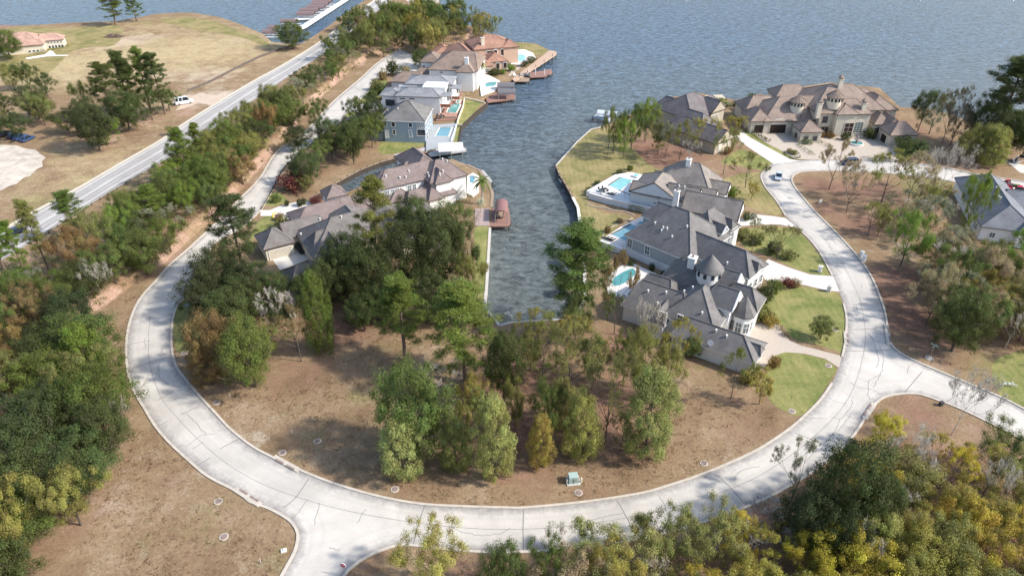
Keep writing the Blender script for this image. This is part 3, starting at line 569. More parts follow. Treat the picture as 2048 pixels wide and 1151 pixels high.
for uu in (-6.1, -3.3): h.opening('v', -4.95, 0, 0, 1.5, 1.6, 'dark_archway_panel', uv=(uu, 1.3), arch=True, mull=(1, 1), frame=M['stone'], glass=M['furn_shade'])  # dark panels on the closed wall paint the shade inside open arches
h.opening('u', -7.85, 0, 0, 1.6, 1.7, 'dark_archway_panel', uv=(-2, 1.3), arch=False, mull=(1, 1), frame=M['stone'], glass=M['furn_shade'])  # side arch: its inner shade is a dark panel too
w_ = MB(); w_.box((-4.7, -4.93, .75), (6.34, .12, 1.5)); w_.build('stone_base', M['stone'], h.root); w_ = MB(); w_.box((-7.86, -1.8, .75), (.12, 6.2, 1.5)); w_.build('stone_base', M['stone'], h.root)
m = MB(); m.box((1.6, .6, 3.7), (2.4, 1.0, .15)); m.box((1.6, .14, 4.2), (2.4, .07, .07))
for k in range(9): m.box((.5 + k * .275, .14, 3.95), (.05, .05, .5))
m.build('balcony', M['cream'], h.root)
h.done()
# --- metal roofed house at the right edge
h = House('house', 'white house under a blue-grey standing-seam metal roof at the right edge', *hframe((1937,407),(1962,453),3.5), M['r_metal'], M['white'], M['greyroof'])
h.block(-16, 12.4, 0, 12, 3.5, 7.4, 'u', 5, 5); h.block(-9, -1, 6, 26, 3.52, 6.3, 'v', 3, 3); h.block(5.5, 14, 7, 20, 3.54, 6.4, 'v', 3.5, 3); h.block(2, 10, 14, 24, 3.5, 6, 'v', 3, 3)
for uu in (7.4, 8.6): h.opening('v', .45, 0, 0, .8, 1.5, uv=(uu, 1.7), mull=(1, 3))
h.opening('u', 11.95, 0, 0, 1.2, 1.2, sgn=1, uv=(3, 1.6)); h.opening('v', 6.45, 0, 0, 1, 1.6, uv=(-5, 1.6))
for x, y in ((1953,371),(1972,388),(1965,393),(1942,411),(1987,391),(1990,394),(1997,395),(2000,398),(1992,377)): h.vent(x, y, 5.6)
h.done()
# --- plum-roofed white house on the canal point, with its tower and garage
org, ang = hframe((899.6,358),(935.5,349.4),6.5)
h = House('house', 'white two-storey house with plum shingle roofs and square entrance tower by the inlet', org, ang, M['r_plum'], M['white'], M['browntrim'])
h.block(-5.5, 5.2, 0, 10.5, 6.5, 9.9, 'u', 4.4, 4.2); h.block(-18, 0, 3, 11.5, 6.5, 9.4, 'u', 4, 2); h.block(-6.2, 1.6, 8, 20.5, 6.5, 9.8, 'v', 2, 4.4); h.block(-8, -2, 11, 16, 5.6, 7.4, 'u', 2, 2); h.block(-4.5, .5, -1, 5, 6.45, 9, 'v', 2.2, 2)
h.block(-12.5, 1.2, -1.6, 4.5, 3.2, 5.2, 'u', 2, 2); h.block(-7.2, -3, -2.6, 4, 3.25, 5.8, 'v', 2.6, 0)
h.block(-39, -24, 1.3, 9.2, 3.2, 5.6, 'u', 4, 0); h.block(-27, -14, 1.6, 9, 3.24, 5.6, 'u', 0, 2); h.block(-16, -9, 1, 12, 3.3, 5.8, 'v', 3, 3)
t = math.radians(-37.5) - h.a
tw_ = Vector(h.w2l(P0(668, 385, 6))); h.block(tw_.x - 2.6, tw_.x + 2.6, tw_.y - 2.6, tw_.y + 2.6, 6, 8.1, 'u')
h.opening('v', tw_.y - 2.15, 0, 0, 1.6, 2.4, uv=(tw_.x, 4.0), frame=M['trim'], arch=True, glass=M['bluegl']); h.opening('u', tw_.x - 2.15, 0, 0, 1.4, 2.0, uv=(tw_.y, 4.0), arch=True, glass=M['bluegl'])
h.round(-14.6, 7.6, 3.0, 0, 6.5, 9.3, M['r_plum'], 28)
for uu in (-15.4, -14.1, -12.8): h.opening('v', 3.43, 0, 0, .9, 1.5, uv=(uu, 5.0), glass=M['bluegl'])
for uu in (-9.6, -8.3): h.opening('v', 3.43, 0, 0, 1.0, 1.5, uv=(uu, 5.0), glass=M['bluegl'])
h.opening('v', .43, 888.6, 365, 1.3, 1.5, mull=(1, 1)); h.opening('u', 4.75, 0, 0, 1.2, 1.6, sgn=1, uv=(5, 4.8))
for x, y in ((870,312),(885,320),(894,324),(886,344),(880,351),(856,348),(858,354),(818,344),(800,357),(812,356),(772,354)): h.vent(x, y, 8.3)
h.done()
# --- beige house in the grove
h = House('house', 'beige brick house with grey-brown roofs and a tan double garage among dark oaks', *hframe((527,500),(591,483.4),3.2), M['r_grey'], M['cream'], M['browntrim'])
h.block(0, 7, 0, 7.9, 3.2, 5.9, 'u'); h.block(5.5, 16, 2.4, 8, 3.22, 5.8, 'u', 0, 2); h.block(8, 33, -9.5, 4.2, 3.5, 8.2, 'u', 7, 6); h.block(8.6, 14, -7.5, -1, 3.45, 6.6, 'u', 2.2, 0); h.block(26, 38, -15, -3, 3.5, 6.4, 'v', 4, 4); h.block(24, 40, -7, 3, 3.46, 6.8, 'u', 2, 4)
h.block(.6, 10, -18, -10.6, 3.2, 5.6, 'u', 2.6, 0); h.block(8.5, 18, -16.5, -4, 3.4, 6.4, 'v', 3, 0); h.block(-2.2, 4.4, -24, -17.4, 2.9, 4.6, 'u', 2.5, 2.5); h.block(17, 25, 1, 8, 3.4, 6.2, 'v', 0, 2.6)
h.opening('v', .43, 0, 0, 4.9, 2.2, 'garage_door', uv=(3.5, 1.2), mull=(1, 4), glass=M['gardoor']); h.opening('u', 9.05, 0, 0, 1.0, 1.7, uv=(-3.4, 1.8)); h.opening('u', 9.05, 0, 0, 1.0, 1.7, uv=(-5.6, 1.8))
for x, y in ((602,470),(640,440),(683,436)): h.vent(x, y, 6)
h.done()
# --- blue-grey house on the cove
h = House('house', 'two-storey blue-grey clapboard house under a charcoal pyramid hip roof by the bulkhead', *hframe((761.7,241),(850.7,244),6.8), M['r_dark'], M['blueside'], M['trim'])
h.block(0, 13.5, 0, 13, 6.8, 11, 'u', 6.6, 6.2); h.block(-6, 2, 6, 17, 3.6, 5.4, 'v', 2, 2); h.block(-5.6, .5, .8, 7, 3.4, 4.8, 'u', 2.4, 0)
for x, y, w, hh_ in ((770,248.5,1.1,1.3),(786.5,248.5,1.2,1.5),(821,250,1.1,1.3),(788.5,264,.8,1.6),(842.5,265,2.6,2.0)): h.opening('v', .45, x, y, w, hh_, mull=(1, 1))
h.opening('v', .45, 821, 267, .9, 2.3, 'side_door', glass=M['blueside'], mull=(1, 1)); h.opening('v', .45, 774, 268, 1.0, 2.4, 'door', glass=M['white'], mull=(1, 1))
for x in (836, 840, 844, 848): h.opening('v', .45, x, 250, .5, 1.8, mull=(1, 1), glass=M['bluegl'])
for vv in (3, 6, 9): h.opening('u', 13.05, 0, 0, 1.6, 2.4, sgn=1, uv=(vv, 1.4)); h.opening('u', 13.05, 0, 0, 1.2, 1.6, sgn=1, uv=(vv, 5))
h.vent(796, 219, 8.6); h.done()
# --- modern white house with grey roofs
h = House('house', 'modern white house with low pale-grey roofs and terracotta balcony fronts', *hframe((789.5,192),(878.5,195),6), M['r_lgrey'], M['white'], M['greyroof'])
h.block(0, 15.4, 0, 9, 6, 7.6, 'u', 4.2, 3.6); h.block(-7.2, 1.5, 6, 15, 4, 5.2, 'v', 3, 3); h.block(.6, 17.2, 11.5, 22, 6.6, 8.3, 'u', 4.6, 5)
h.wall(7.6, 15.6, 7, 13, 0, 7.0); h.wall(-1.5, 5, 11.4, 12, 0, 6)
m = MB(); m.prism([(8, 7.2), (15.8, 7.2), (15.8, 13.2), (8, 13.2)], 7.0, 7.2); m.build('flat_roof', M['white'], h.root)
h.opening('v', 6.43, 0, 0, 3.4, 2.4, 'garage_shade_panel', uv=(-3.6, 1.5), mull=(1, 1), glass=M['furn_shade'])  # dark panel paints the shaded interior of the open garage
for x in (805, 824): h.opening('v', .43, x, 197.5, 2.0, .5, mull=(1, 1))
for nm, u0, v0 in (('balcony', 14.9, .8), ('balcony', 16.6, 9.2)):
    m = MB(); m.box((u0 + 1.6, v0 + 2.4, 3.1), (3.4, 4.6, .25)); o = m.build(nm, M['white'], h.root)
    m = MB(); m.box((u0 + 1.6, v0 + .1, 3.0), (3.4, .12, 1.0)); m.box((u0 + 3.25, v0 + 2.4, 3.0), (.12, 4.4, 1.0)); m.build('balcony_front', plain('terracotta_panel', (.30, .12, .075), .7, .1), o)
    m = MB()
    for du, dv in ((.1, .2), (3.1, .2), (3.1, 4.5)): m.box((u0 + du, v0 + dv, 3), (.2, .2, 6))
    m.build('post', M['white'], o); m = MB(); m.box((u0 + 1.7, v0 + 2.4, 6.1), (3.8, 5, .18)); m.build('balcony_roof', M['r_lgrey'], o)
    m = MB(); m.box((u0 + .0, v0 + 2.4, 4.5), (.1, 3.6, 2.2)); m.build('glass_door', M['glass'], o)
h.done()
# --- white house with brown roof
h = House('house', 'tall white stucco house with wide brown hip roof and square chimney by the boathouse', *hframe((855,139),(912,141),7), M['r_brown'], M['white'], M['browntrim'])
h.block(0, 18.5, 0, 20, 7, 11.4, 'u', 7.7, 2.6); h.block(10.8, 17.4, -2.2, 6, 7.02, 9.6, 'v', 3.6, 2); h.block(-5.2, 3, 9.5, 19, 7, 9.4, 'v', 3, 3); h.block(-13.2, -1, -4.5, 6, 3.5, 5.8, 'u', 4, 2); h.block(-6, 1, 2, 9, 4, 6, 'u', 2, 2)
h.chimney(14.3, 1.2, 7, 11.2, 1.3, None, M['white'])
for vv, zz in ((6, 5.2), (6, 1.8), (13, 5.2), (13, 1.8)): h.opening('u', 18.05, 0, 0, 1.3, 2.0, sgn=1, uv=(vv, zz))
h.opening('v', 9.93, 0, 0, .9, 2.2, uv=(-3.8, 4.6)); h.opening('v', .43, 0, 0, 1.2, .6, uv=(5, 6)); h.done()
# --- tile-roofed house at the tip
h = House('house', 'pink-tan villa with many clay-tile roofs at the tip of the far spit', *hframe((927.6,81.3),(935.5,88.6),7), M['r_tile'], plain('pink_stucco', (.52, .36, .27), .85, .1), M['browntrim'])
h.block(0, 15.6, 0, 17.7, 7, 10.4, 'v', 6.5, 7); h.block(-3, 27.2, -11, 4.6, 3.5, 7.6, 'u', 8, 6.5); h.block(12, 22, 3, 12, 3.4, 6, 'u', 2, 3); h.block(-6, 4, -14, -4, 3.4, 5.8, 'u', 4, 2); h.block(9, 15.8, 12, 19, 6.9, 9.2, 'u', 2, 3)
h.chimney(13, 4.4, 6, 10.6, 1.3, None, M['cream']); h.opening('u', 15.2, 0, 0, 2.4, .9, sgn=1, uv=(6.5, 5.6), mull=(1, 1))
for vv in (9, 12, 15): h.opening('u', 15.2, 0, 0, 1.6, 2.4, 'dark_archway_panel', sgn=1, uv=(vv, 5), mull=(1, 1), arch=True); h.opening('u', 21.6, 0, 0, 1.6, 2.2, 'dark_archway_panel', sgn=1, uv=(vv - 4, 1.6), mull=(1, 1), arch=True)
h.opening('u', 26.8, 0, 0, 1.5, 1.5, sgn=1, uv=(2, 1.8)); h.done()
# --- clubhouse at the far left
h = House('clubhouse', 'cream lakefront clubhouse with faded red tile roof and colonnaded wing', *hframe((52,91.7),(84.3,89),5), M['r_red'], M['cream'], M['browntrim'])
h.block(-16, 6.2, 0, 15.5, 5, 9, 'u', 7, 6.2); h.block(4, 13, 6.4, 14, 5, 7.2, 'u', 0, 3.6); h.block(1, 6.4, .2, 6, 5.02, 6.6, 'u', 2, 1.5)
for k in range(5): h.opening('v', 6.83, 0, 0, .85, 2.4, uv=(7.0 + k * 1.2, 1.7), mull=(1, 2), frame=M['white']); h.opening('v', 6.83, 0, 0, .7, .7, uv=(7.0 + k * 1.2, 4), mull=(1, 1), frame=M['white'])
for k in range(3): h.opening('v', .43, 0, 0, .9, .9, uv=(.5 + k * 1.5, 2.6), mull=(1, 1))
h.opening('u', 5.75, 0, 0, 1.1, 2.4, 'door', sgn=1, uv=(3, 1.3), glass=M['bluegl']); h.done()
# ================================================================ TREES
def leafmat():
    m = D.materials.new('foliage'); m.use_nodes = True; nt = NT(m); b = nt.n['Principled BSDF']; out = nt.n['Material Output']
    oi = nt.new('ShaderNodeObjectInfo'); at = lambda n: nt.new('ShaderNodeAttribute', attribute_name=n).outputs['Fac']
    hs = nt.new('ShaderNodeHueSaturation'); nt.lk(oi.outputs['Color'], hs.inputs['Color'])
    nt.lk(nt.math('ADD', .492, nt.math('MULTIPLY', at('clump'), .016)), hs.inputs['Hue'])
    nt.lk(nt.math('ADD', .74, nt.math('ADD', nt.math('MULTIPLY', at('leaf'), .34), nt.math('MULTIPLY', at('clump'), .22))), hs.inputs['Value'])
    hs.inputs['Saturation'].default_value = 1.12
    nt.lk(hs.outputs[0], b.inputs['Base Color']); b.inputs['Roughness'].default_value = .6; b.inputs['Specular IOR Level'].default_value = .25
    tr = nt.new('ShaderNodeBsdfTranslucent'); nt.lk(hs.outputs[0], tr.inputs[0]); mx = nt.new('ShaderNodeMixShader'); mx.inputs[0].default_value = .38
    nt.lk(b.outputs[0], mx.inputs[1]); nt.lk(tr.outputs[0], mx.inputs[2]); nt.lk(mx.outputs[0], out.inputs[0]); return m
M['leaf'] = leafmat(); M['bark'] = plain('bark', (.115, .09, .072), .95, .25, 1.5); M['palebark'] = plain('pale_bark', (.45, .41, .35), .95, .2, 1.5); M['pinebark'] = plain('pine_bark', (.17, .12, .09), .95, .25, 1.5)
def skeleton(rng, h, th, spread, depth, r0, up=.35, nb=(4, 6), droop=0.0, start=.4, kink=.12):
    """list of (a, b, ra, rb, level) and tip points"""
    segs = []; tips = []
    p = Vector((0, 0, -.3)); d = Vector((rng.uniform(-.06, .06), rng.uniform(-.06, .06), 1)).normalized(); n = 6; r = r0
    pts = []
    for i in range(n):
        q = p + d * (th / n); r2 = r0 * (1 - .55 * (i + 1) / n); segs.append((p, q, r, r2, 0)); p, r = q, r2; pts.append((p.copy(), r))
        d = (d + Vector((rng.uniform(-kink, kink), rng.uniform(-kink, kink), .05)) * .5).normalized()
    def grow(p, d, L, r, lv):
        m = 3; 
        for i in range(m):
            q = p + d * (L / m); r2 = max(r * .8, .028); segs.append((p, q, r, r2, lv)); p, r = q, r2
            d = (d + Vector((rng.uniform(-.22, .22), rng.uniform(-.22, .22), rng.uniform(-.1, .22) - droop * lv)) ).normalized()
        if lv >= depth: tips.append((p, lv)); return
        for k in range(rng.randint(2, 3)):
            e = (d + Vector((rng.uniform(-.75, .75), rng.uniform(-.75, .75), rng.uniform(-.3, .6)))).normalized()
            grow(p, e, L * rng.uniform(.6, .8), r * .72, lv + 1)
        tips.append((p, lv))
    ga = rng.uniform(0, 6)
    for k in range(rng.randint(*nb)):
        i = min(n - 1, max(int(start * n), rng.randint(int(start * n), n - 1))); pp, rr = pts[i]; ga += 2.4; e = Vector((math.cos(ga), math.sin(ga), rng.uniform(up, up + .5))).normalized()
        grow(pp, e, spread * rng.uniform(.38, .5), rr * .62, 1)
    grow(p, Vector((rng.uniform(-.2, .2), rng.uniform(-.2, .2), 1)).normalized(), (h - th) * .45, r * .8, 1)
    return segs, tips
def woodmesh(segs, nm):
    mb = MB()
    for a, b, ra, rb, lv in segs: mb.tube(a, b, ra, rb, 7 if lv == 0 else (4 if lv < 3 else 3), False)
    me = D.meshes.new(nm); me.from_pydata(mb.v, [], mb.f); me.polygons.foreach_set('use_smooth', [True] * len(me.polygons)); me.update(); return me
def leafmesh(nm, C, R, cnt, size, asp, rs, droop=0.0, outward=.72, flat=1.0, center=(0, 0, 5)):
    """C: clump centres (n,3), R: radii; many small faces through each clump's volume"""
    rg = np.random.default_rng(rs); C = np.asarray(C, float); R = np.asarray(R, float); n = len(C); rep = np.repeat(np.arange(n), cnt); N = len(rep)
    d = rg.normal(size=(N, 3)); d /= np.linalg.norm(d, axis=1)[:, None]; rad = rg.random(N) ** .55
    P_ = C[rep] + d * (rad * R[rep])[:, None] * np.array((1, 1, flat)); P_[:, 2] = np.maximum(P_[:, 2], .15)
    out = d * .7 + (P_ - np.array(center)) / 6 * .6 + np.array((0, 0, .35)); nrm = out / (np.linalg.norm(out, axis=1)[:, None] + 1e-6) * outward + rg.normal(size=(N, 3)) * (1 - outward) * 1.1
    nrm /= np.linalg.norm(nrm, axis=1)[:, None]
    a = rg.normal(size=(N, 3)); a[:, 2] -= droop * 3; u = a - (a * nrm).sum(1)[:, None] * nrm; u /= np.linalg.norm(u, axis=1)[:, None] + 1e-9; w_ = np.cross(nrm, u)
    s = size * rg.uniform(.6, 1.35, N)[:, None]
    V = np.stack([P_ - u * s, P_ + w_ * s * asp - u * s * .1, P_ + u * s, P_ - w_ * s * asp + u * s * .1], 1).reshape(-1, 3)
    me = D.meshes.new(nm); me.vertices.add(4 * N); me.vertices.foreach_set('co', V.astype(np.float32).ravel()); me.loops.add(4 * N); me.loops.foreach_set('vertex_index', np.arange(4 * N, dtype=np.int32)); me.polygons.add(N); me.polygons.foreach_set('loop_start', np.arange(0, 4 * N, 4, dtype=np.int32)); me.update(calc_edges=True)
    me.attributes.new('leaf', 'FLOAT', 'FACE').data.foreach_set('value', rg.random(N).astype(np.float32)); me.attributes.new('clump', 'FLOAT', 'FACE').data.foreach_set('value', (rg.random(n)[rep] - .5).astype(np.float32) * 2)
    me.materials.append(M['leaf']); return me
PROTO = {}
def proto(kind, v, w, h, wood, leaf, bark): wood.materials.append(M[bark]); PROTO.setdefault(kind, []).append((w, h, wood, leaf))
def lumpy(rng, n, w, h, zc, hz, rmin=.55):
    ph = [rng.uniform(0, 6) for _ in range(6)]; C = []; R = []
    for i in range(n):
        z = 1 - 2 * (i + .5) / n; t = i * 2.39996 + ph[0]; s = math.sqrt(1 - z * z); k = 1 + .2 * math.sin(2 * (t % 6.2832) + ph[1]) * s + .17 * math.sin(4 * z + ph[2] + 3 * (t % 6.2832)) + .12 * math.sin(5 * (t % 6.2832) + ph[3] + 3 * z) * s + rng.uniform(-.14, .14)
        r = rng.uniform(rmin, 1.0) if rng.random() < .35 else rng.uniform(.84, 1.02); C.append((s * math.cos(t) * w / 2 * k * r, s * math.sin(t) * w / 2 * k * r, zc + z * hz * k * r)); R.append(rng.uniform(.75, 1.5))
    return C, R
for v in range(5):                                       # dense evergreen oak
    rng = random.Random(100 + v); sg, tp = skeleton(rng, 11, 4.5, 8, 3, .32, .3, (5, 7)); C, R = lumpy(rng, 84, 9.2, 11, 6.6, 4.4)
    proto('oak', v, 10.4, 11.6, woodmesh(sg, 'oak_wood'), leafmesh('oak_leaves', C, R, 340, .105, .62, v, center=(0, 0, 5)), 'bark')
for v in range(4):                                       # looser broadleaf with gaps
    rng = random.Random(200 + v); sg, tp = skeleton(rng, 12, 5.2, 9, 3, .26, .45, (5, 7)); tp = [t for t in tp if t[1] >= 2 and t[0].z > 2.2]
    C = [tuple(p) for p, l in tp]; R = [rng.uniform(.7, 1.35) for _ in C]; c2, r2 = lumpy(rng, 34, 7.2, 11, 6.8, 4.6); C += c2; R += r2
    W = max(math.hypot(c[0], c[1]) for c in C) * 1.75; Hh = max(c[2] for c in C) + 1
    proto('broad', v, W, Hh, woodmesh(sg, 'broad_wood'), leafmesh('broad_leaves', C, R, int(23000 / len(C)), .105, .6, 20 + v, center=(0, 0, 6)), 'bark')
for v in range(4):                                       # tall pine: bare trunk, tufted level limbs
    rng = random.Random(300 + v); hh = 20; segs = []; p = Vector((0, 0, -.3)); r = .3; C = []; R = []
    lean = Vector((rng.uniform(-.03, .03), rng.uniform(-.03, .03), 1))
    for i in range(10):
        q = p + (lean + Vector((rng.uniform(-.03, .03), rng.uniform(-.03, .03), 0))) * (hh * .97 / 10); r2 = .3 * (1 - .085 * (i + 1)); segs.append((p, q, r, r2, 0))
        if i >= 2 + v % 2:
            t = max(0, i - 3) / 6; nl = 4 if i < 5 else 6
            for k in range(nl):
                a = k * 6.28 / nl + i * 1.3 + rng.uniform(-.4, .4); L = (3.6 - 2.2 * t * t) * rng.uniform(.55, 1.15) * (.8 if i == 3 else 1); e = Vector((math.cos(a), math.sin(a), rng.uniform(.05, .4) + .35 * t)); s0 = p.lerp(q, rng.random()); ra = .09
                for j in range(3):
                    s1 = s0 + e.normalized() * L / 3; segs.append((s0, s1, ra, ra * .7, 2)); ra *= .7; s0 = s1; e = e + Vector((rng.uniform(-.35, .35), rng.uniform(-.35, .35), rng.uniform(-.05, .3)))
                    if j or L < 2:
                        for _ in range(2 if j == 1 else 3): C.append(tuple(s1 + Vector((rng.uniform(-.75, .75), rng.uniform(-.75, .75), rng.uniform(-.1, .5))))); R.append(rng.uniform(.5, .95))
        p, r = q, r2
    for _ in range(9): C.append(tuple(p + Vector((rng.uniform(-.8, .8), rng.uniform(-.8, .8), rng.uniform(-1.2, .5))))); R.append(rng.uniform(.5, .9))
    W = 2 * np.percentile([math.hypot(c[0], c[1]) for c in C], 96) + .5
    proto('pine', v, W, hh, woodmesh(segs, 'pine_wood'), leafmesh('pine_needles', C, R, int(26000 / len(C)), .19, .2, 40 + v, outward=.5, flat=.66, center=(0, 0, 12)), 'pinebark')
for v in range(4):                                       # feathery drooping cone to the ground
    rng = random.Random(400 + v); hh = 11; segs = [(Vector((0, 0, -.3)), Vector((0, 0, hh * .9)), .2, .04, 0)]; C = []; R = []
    for i in range(72):
        t = (i + .5) / 72; z = .7 + t * (hh - 1.1); rr = 2.9 * (math.sin(math.pi * (.18 + .76 * t)) ** .8) * rng.uniform(.55, 1.1) * (1 + .15 * math.sin(i)); a = i * 2.4
        c = Vector((math.cos(a) * rr, math.sin(a) * rr, z)); C.append(tuple(c)); R.append(rng.uniform(.5, 1.0)); segs.append((Vector((0, 0, min(z + .5, hh * .88))), c, .045, .02, 3))
    proto('feather', v, 6.2, hh, woodmesh(segs, 'cypress_wood'), leafmesh('cypress_leaves', C, R, 300, .14, .28, 60 + v, droop=.8, outward=.6, flat=1.35), 'bark')
for v in range(4):                                       # open crown, thinning autumn leaves
    rng = random.Random(500 + v); sg, tp = skeleton(rng, 12, 5.4, 8.4, 4, .2, .6, (4, 6), kink=.2); tp = [t for t in tp if t[1] >= 3]; C = [tuple(p) for p, l in tp]; R = [rng.uniform(.35, .8) for _ in C]
    W = 2 * np.percentile([math.hypot(c[0], c[1]) for c in C], 92); Hh = max(c[2] for c in C) + .5
    proto('sparse', v, W, Hh, woodmesh(sg, 'thin_wood'), leafmesh('thin_leaves', C, R, max(6, int(9500 / len(C))), .10, .55, 80 + v, outward=.4), 'bark')
for v in range(4):                                       # leafless
    rng = random.Random(600 + v); sg, tp = skeleton(rng, 11, 4.6, 8.4, 5, .17, .6, (4, 6), kink=.2); W = 2 * np.percentile([math.hypot(p.x, p.y) for p, l in tp], 92); Hh = max(p.z for p, l in tp) + .3
    tw = [(p.lerp(p + Vector((rng.uniform(-1, 1), rng.uniform(-1, 1), rng.uniform(-.3, 1))), f), None) for p, l in tp for f in ()]
    for p, l in tp:
        for _ in range(4): segs_end = p + Vector((rng.uniform(-.7, .7), rng.uniform(-.7, .7), rng.uniform(-.2, .8))); sg.append((p, segs_end, .032, .018, 5))
    proto('bare', v, W, Hh, woodmesh(sg, 'bare_wood'), None, 'palebark')
for v in range(3):                                       # round garden shrub
    rng = random.Random(700 + v); C, R = lumpy(rng, 30, 1.7, 1.6, .85, .75); R = [r * .36 for r in R]; segs = [(Vector((0, 0, -.2)), Vector((math.cos(k * 2.1) * .4, math.sin(k * 2.1) * .4, .9)), .05, .02, 0) for k in range(4)]
    proto('bush', v, 2.1, 1.75, woodmesh(segs, 'shrub_stem'), leafmesh('shrub_leaves', C, R, 60, .085, .6, 120 + v, center=(0, 0, .6)), 'bark')
rng = random.Random(9); C = []; segs = [(Vector((0, 0, -.2)), Vector((.15, 0, 5.2)), .2, .16, 0)]; fv = MB()
for k in range(22):
    a = k * 2.4; up = 1.1 - k * .075; p = Vector((.15, 0, 5.2))
    prev = None
    for j in range(6):
        wd = .26 * math.sin(math.pi * (j + .6) / 6.4); q = Vector((-math.sin(a), math.cos(a), 0)) * wd; cur = (p + q + Vector((0, 0, -.06)), p, p - q + Vector((0, 0, -.06)))
        if prev: fv.add([*prev, *cur], [(0, 1, 4, 3), (1, 2, 5, 4)])
        prev = cur; p = p + Vector((math.cos(a) * .42, math.sin(a) * .42, (up - j * .33) * .38))
me = D.meshes.new('palm_fronds'); me.from_pydata(fv.v, [], fv.f)
for c in ('leaf', 'clump'): me.attributes.new(c, 'FLOAT', 'FACE').data.foreach_set('value', np.random.default_rng(1).random(len(me.polygons)).astype(np.float32))
me.materials.append(M['leaf']); proto('palm', 0, 4.2, 6.2, woodmesh(segs, 'palm_wood'), me, 'palebark')
NAME = dict(oak='oak_tree', broad='broadleaf_tree', pine='pine_tree', feather='cypress_tree', sparse='thin_tree', bare='bare_tree', bush='shrub', palm='palm_tree')
PART = dict(oak='crown', broad='crown', pine='crown', feather='crown', sparse='crown', bush='leaves', palm='fronds')
TINT = dict(dark=(.068, .086, .034), deep=(.095, .122, .045), green=(.135, .175, .056), bright=(.20, .275, .07), pine=(.165, .225, .064), olive=(.235, .245, .088), pale=(.36, .375, .145), yellow=(.57, .49, .12), gold=(.38, .34, .11), rust=(.29, .215, .10), tan=(.40, .345, .20), brown=(.235, .205, .115), red=(.24, .105, .08), grey=(.30, .315, .21))
TWORD = dict(dark='very dark green', deep='dark green', green='mid green', bright='bright green', pine='fresh green', olive='olive green', pale='pale olive', yellow='bright yellow', gold='golden olive', rust='rust tinged', tan='tan leaved', brown='brownish', red='dark red', grey='grey green')
KW = dict(oak='round oak', broad='leafy tree', pine='tall pine', feather='feathery cypress', sparse='thinly leaved tree', bare='leafless pale tree', bush='round shrub', palm='palm tree')
NTREE = [0]; trng = random.Random(42); WIND = 0; PLACED = []
def plant(kind, p, h, w, tint, label, group=None, scale_jit=.0):
    pr = PROTO[kind]; W, Hh, wood, leaf = pr[NTREE[0] % len(pr)]; NTREE[0] += 1
    root = thing(NAME[kind], p, trng.uniform(0, 6.28), label, 'shrub' if kind == 'bush' else 'tree', group); root.scale = (w / W, w / W, h / Hh)
    o = D.objects.new('stem' if kind == 'bush' else 'trunk', wood); COL.objects.link(o); o.parent = root
    if kind == 'bare' and tint == 'brown': pass
    if leaf:
        c = D.objects.new(PART[kind], leaf); COL.objects.link(c); c.parent = root
        t = TINT[tint]; j = trng.uniform(.86, 1.16); c.color = (t[0] * j * trng.uniform(.93, 1.07), t[1] * j, t[2] * j * trng.uniform(.9, 1.1), 1)
    PLACED.append((p.x, p.y, w / 2))
    if kind not in ('bush', 'palm') and h > 6: ADD_SRC.append((p.x, p.y, w * .45, 'litter', .55))
    return root
def T(kind, bx, by, top, wpx, tint, label, group=None):  # base seen at (bx, by), top reaching row `top`, crown wpx wide
    p = G(bx, by); h = hgt(p, top); Z = (p.y * CS + (H - h * .6) * SN); return plant(kind, p, max(h, 1), wpx * Z / F, tint, label, group)
def TT(kind, tx, ty, h, w, tint, label, group=None):     # top seen at (tx, ty), height and width in metres
    p = P0(tx, ty, h); p = P0(tx, ty, h + gz(p.x, p.y)); p.z = gz(p.x, p.y); return plant(kind, p, h, w, tint, label, group)
def stand(poly, n, dmin, mixk, hr, wr, where):           # a wood whose trees nothing tells apart but their kind and colour
    q = [G(x, y) for x, y in poly]; xs = [a.x for a in q]; ys = [a.y for a in q]; done = 0; tries = 0
    while done < n and tries < n * 60:
        tries += 1; x, y = trng.uniform(min(xs), max(xs)), trng.uniform(min(ys), max(ys))
        if not inside(q, x, y) or any(math.hypot(a - x, b - y) < dmin * .55 + r * .35 for a, b, r in PLACED): continue
        kind, tint = trng.choice(mixk); h = trng.uniform(*hr) * (1.3 if kind == 'pine' else .85 if kind in ('bare', 'sparse') else 1); w = trng.uniform(*wr) * (.75 if kind == 'pine' else 1)
        nm = f"{TWORD[tint]} {KW[kind]}" if kind != 'bare' else KW[kind]
        plant(kind, Vector((x, y, gz(x, y))), h, w, tint, f"{nm} standing {where}", f"{nm}s {where}"); done += 1
# ---- single trees, one line each
T('oak',22,119,58,62,'green','round green oak beside the cream clubhouse')
T('pine',232,51,-14,44,'green','nearer of two pines on the lake edge lawn'); T('pine',274,43,-14,34,'pine','farther, slimmer of two pines on the lake edge lawn')
T('oak',586,98,42,64,'green','round oak between the marina pier and the highway')
for a in [(190,124,19,9,'deep','pine with a broad crown above the parking lot grove, nearest the dirt field'),(222,100,21,8,'deep','pine behind the grove with its crown split in two'),(240,118,18,7,'deep','pine in the middle of the grove beside the white van'),(265,95,21,7,'pine','highest pine in the grove beside the white van'),(296,103,20,8,'deep','pine at the right edge of the grove beside the white van')]: TT('pine',*a)
T('oak',200,300,205,80,'dark','dark oak in front of the pines beside the dirt field'); T('broad',215,290,235,70,'bright','low bright green tree at the roadside edge of the grove'); T('oak',260,262,180,75,'deep','dark oak behind the parked white van'); T('broad',305,240,170,70,'deep','leafy tree left of the parked white van'); T('broad',340,222,172,50,'green','small leafy tree touching the parked white van')
T('broad',345,270,250,22,'olive','olive sapling on the highway verge')
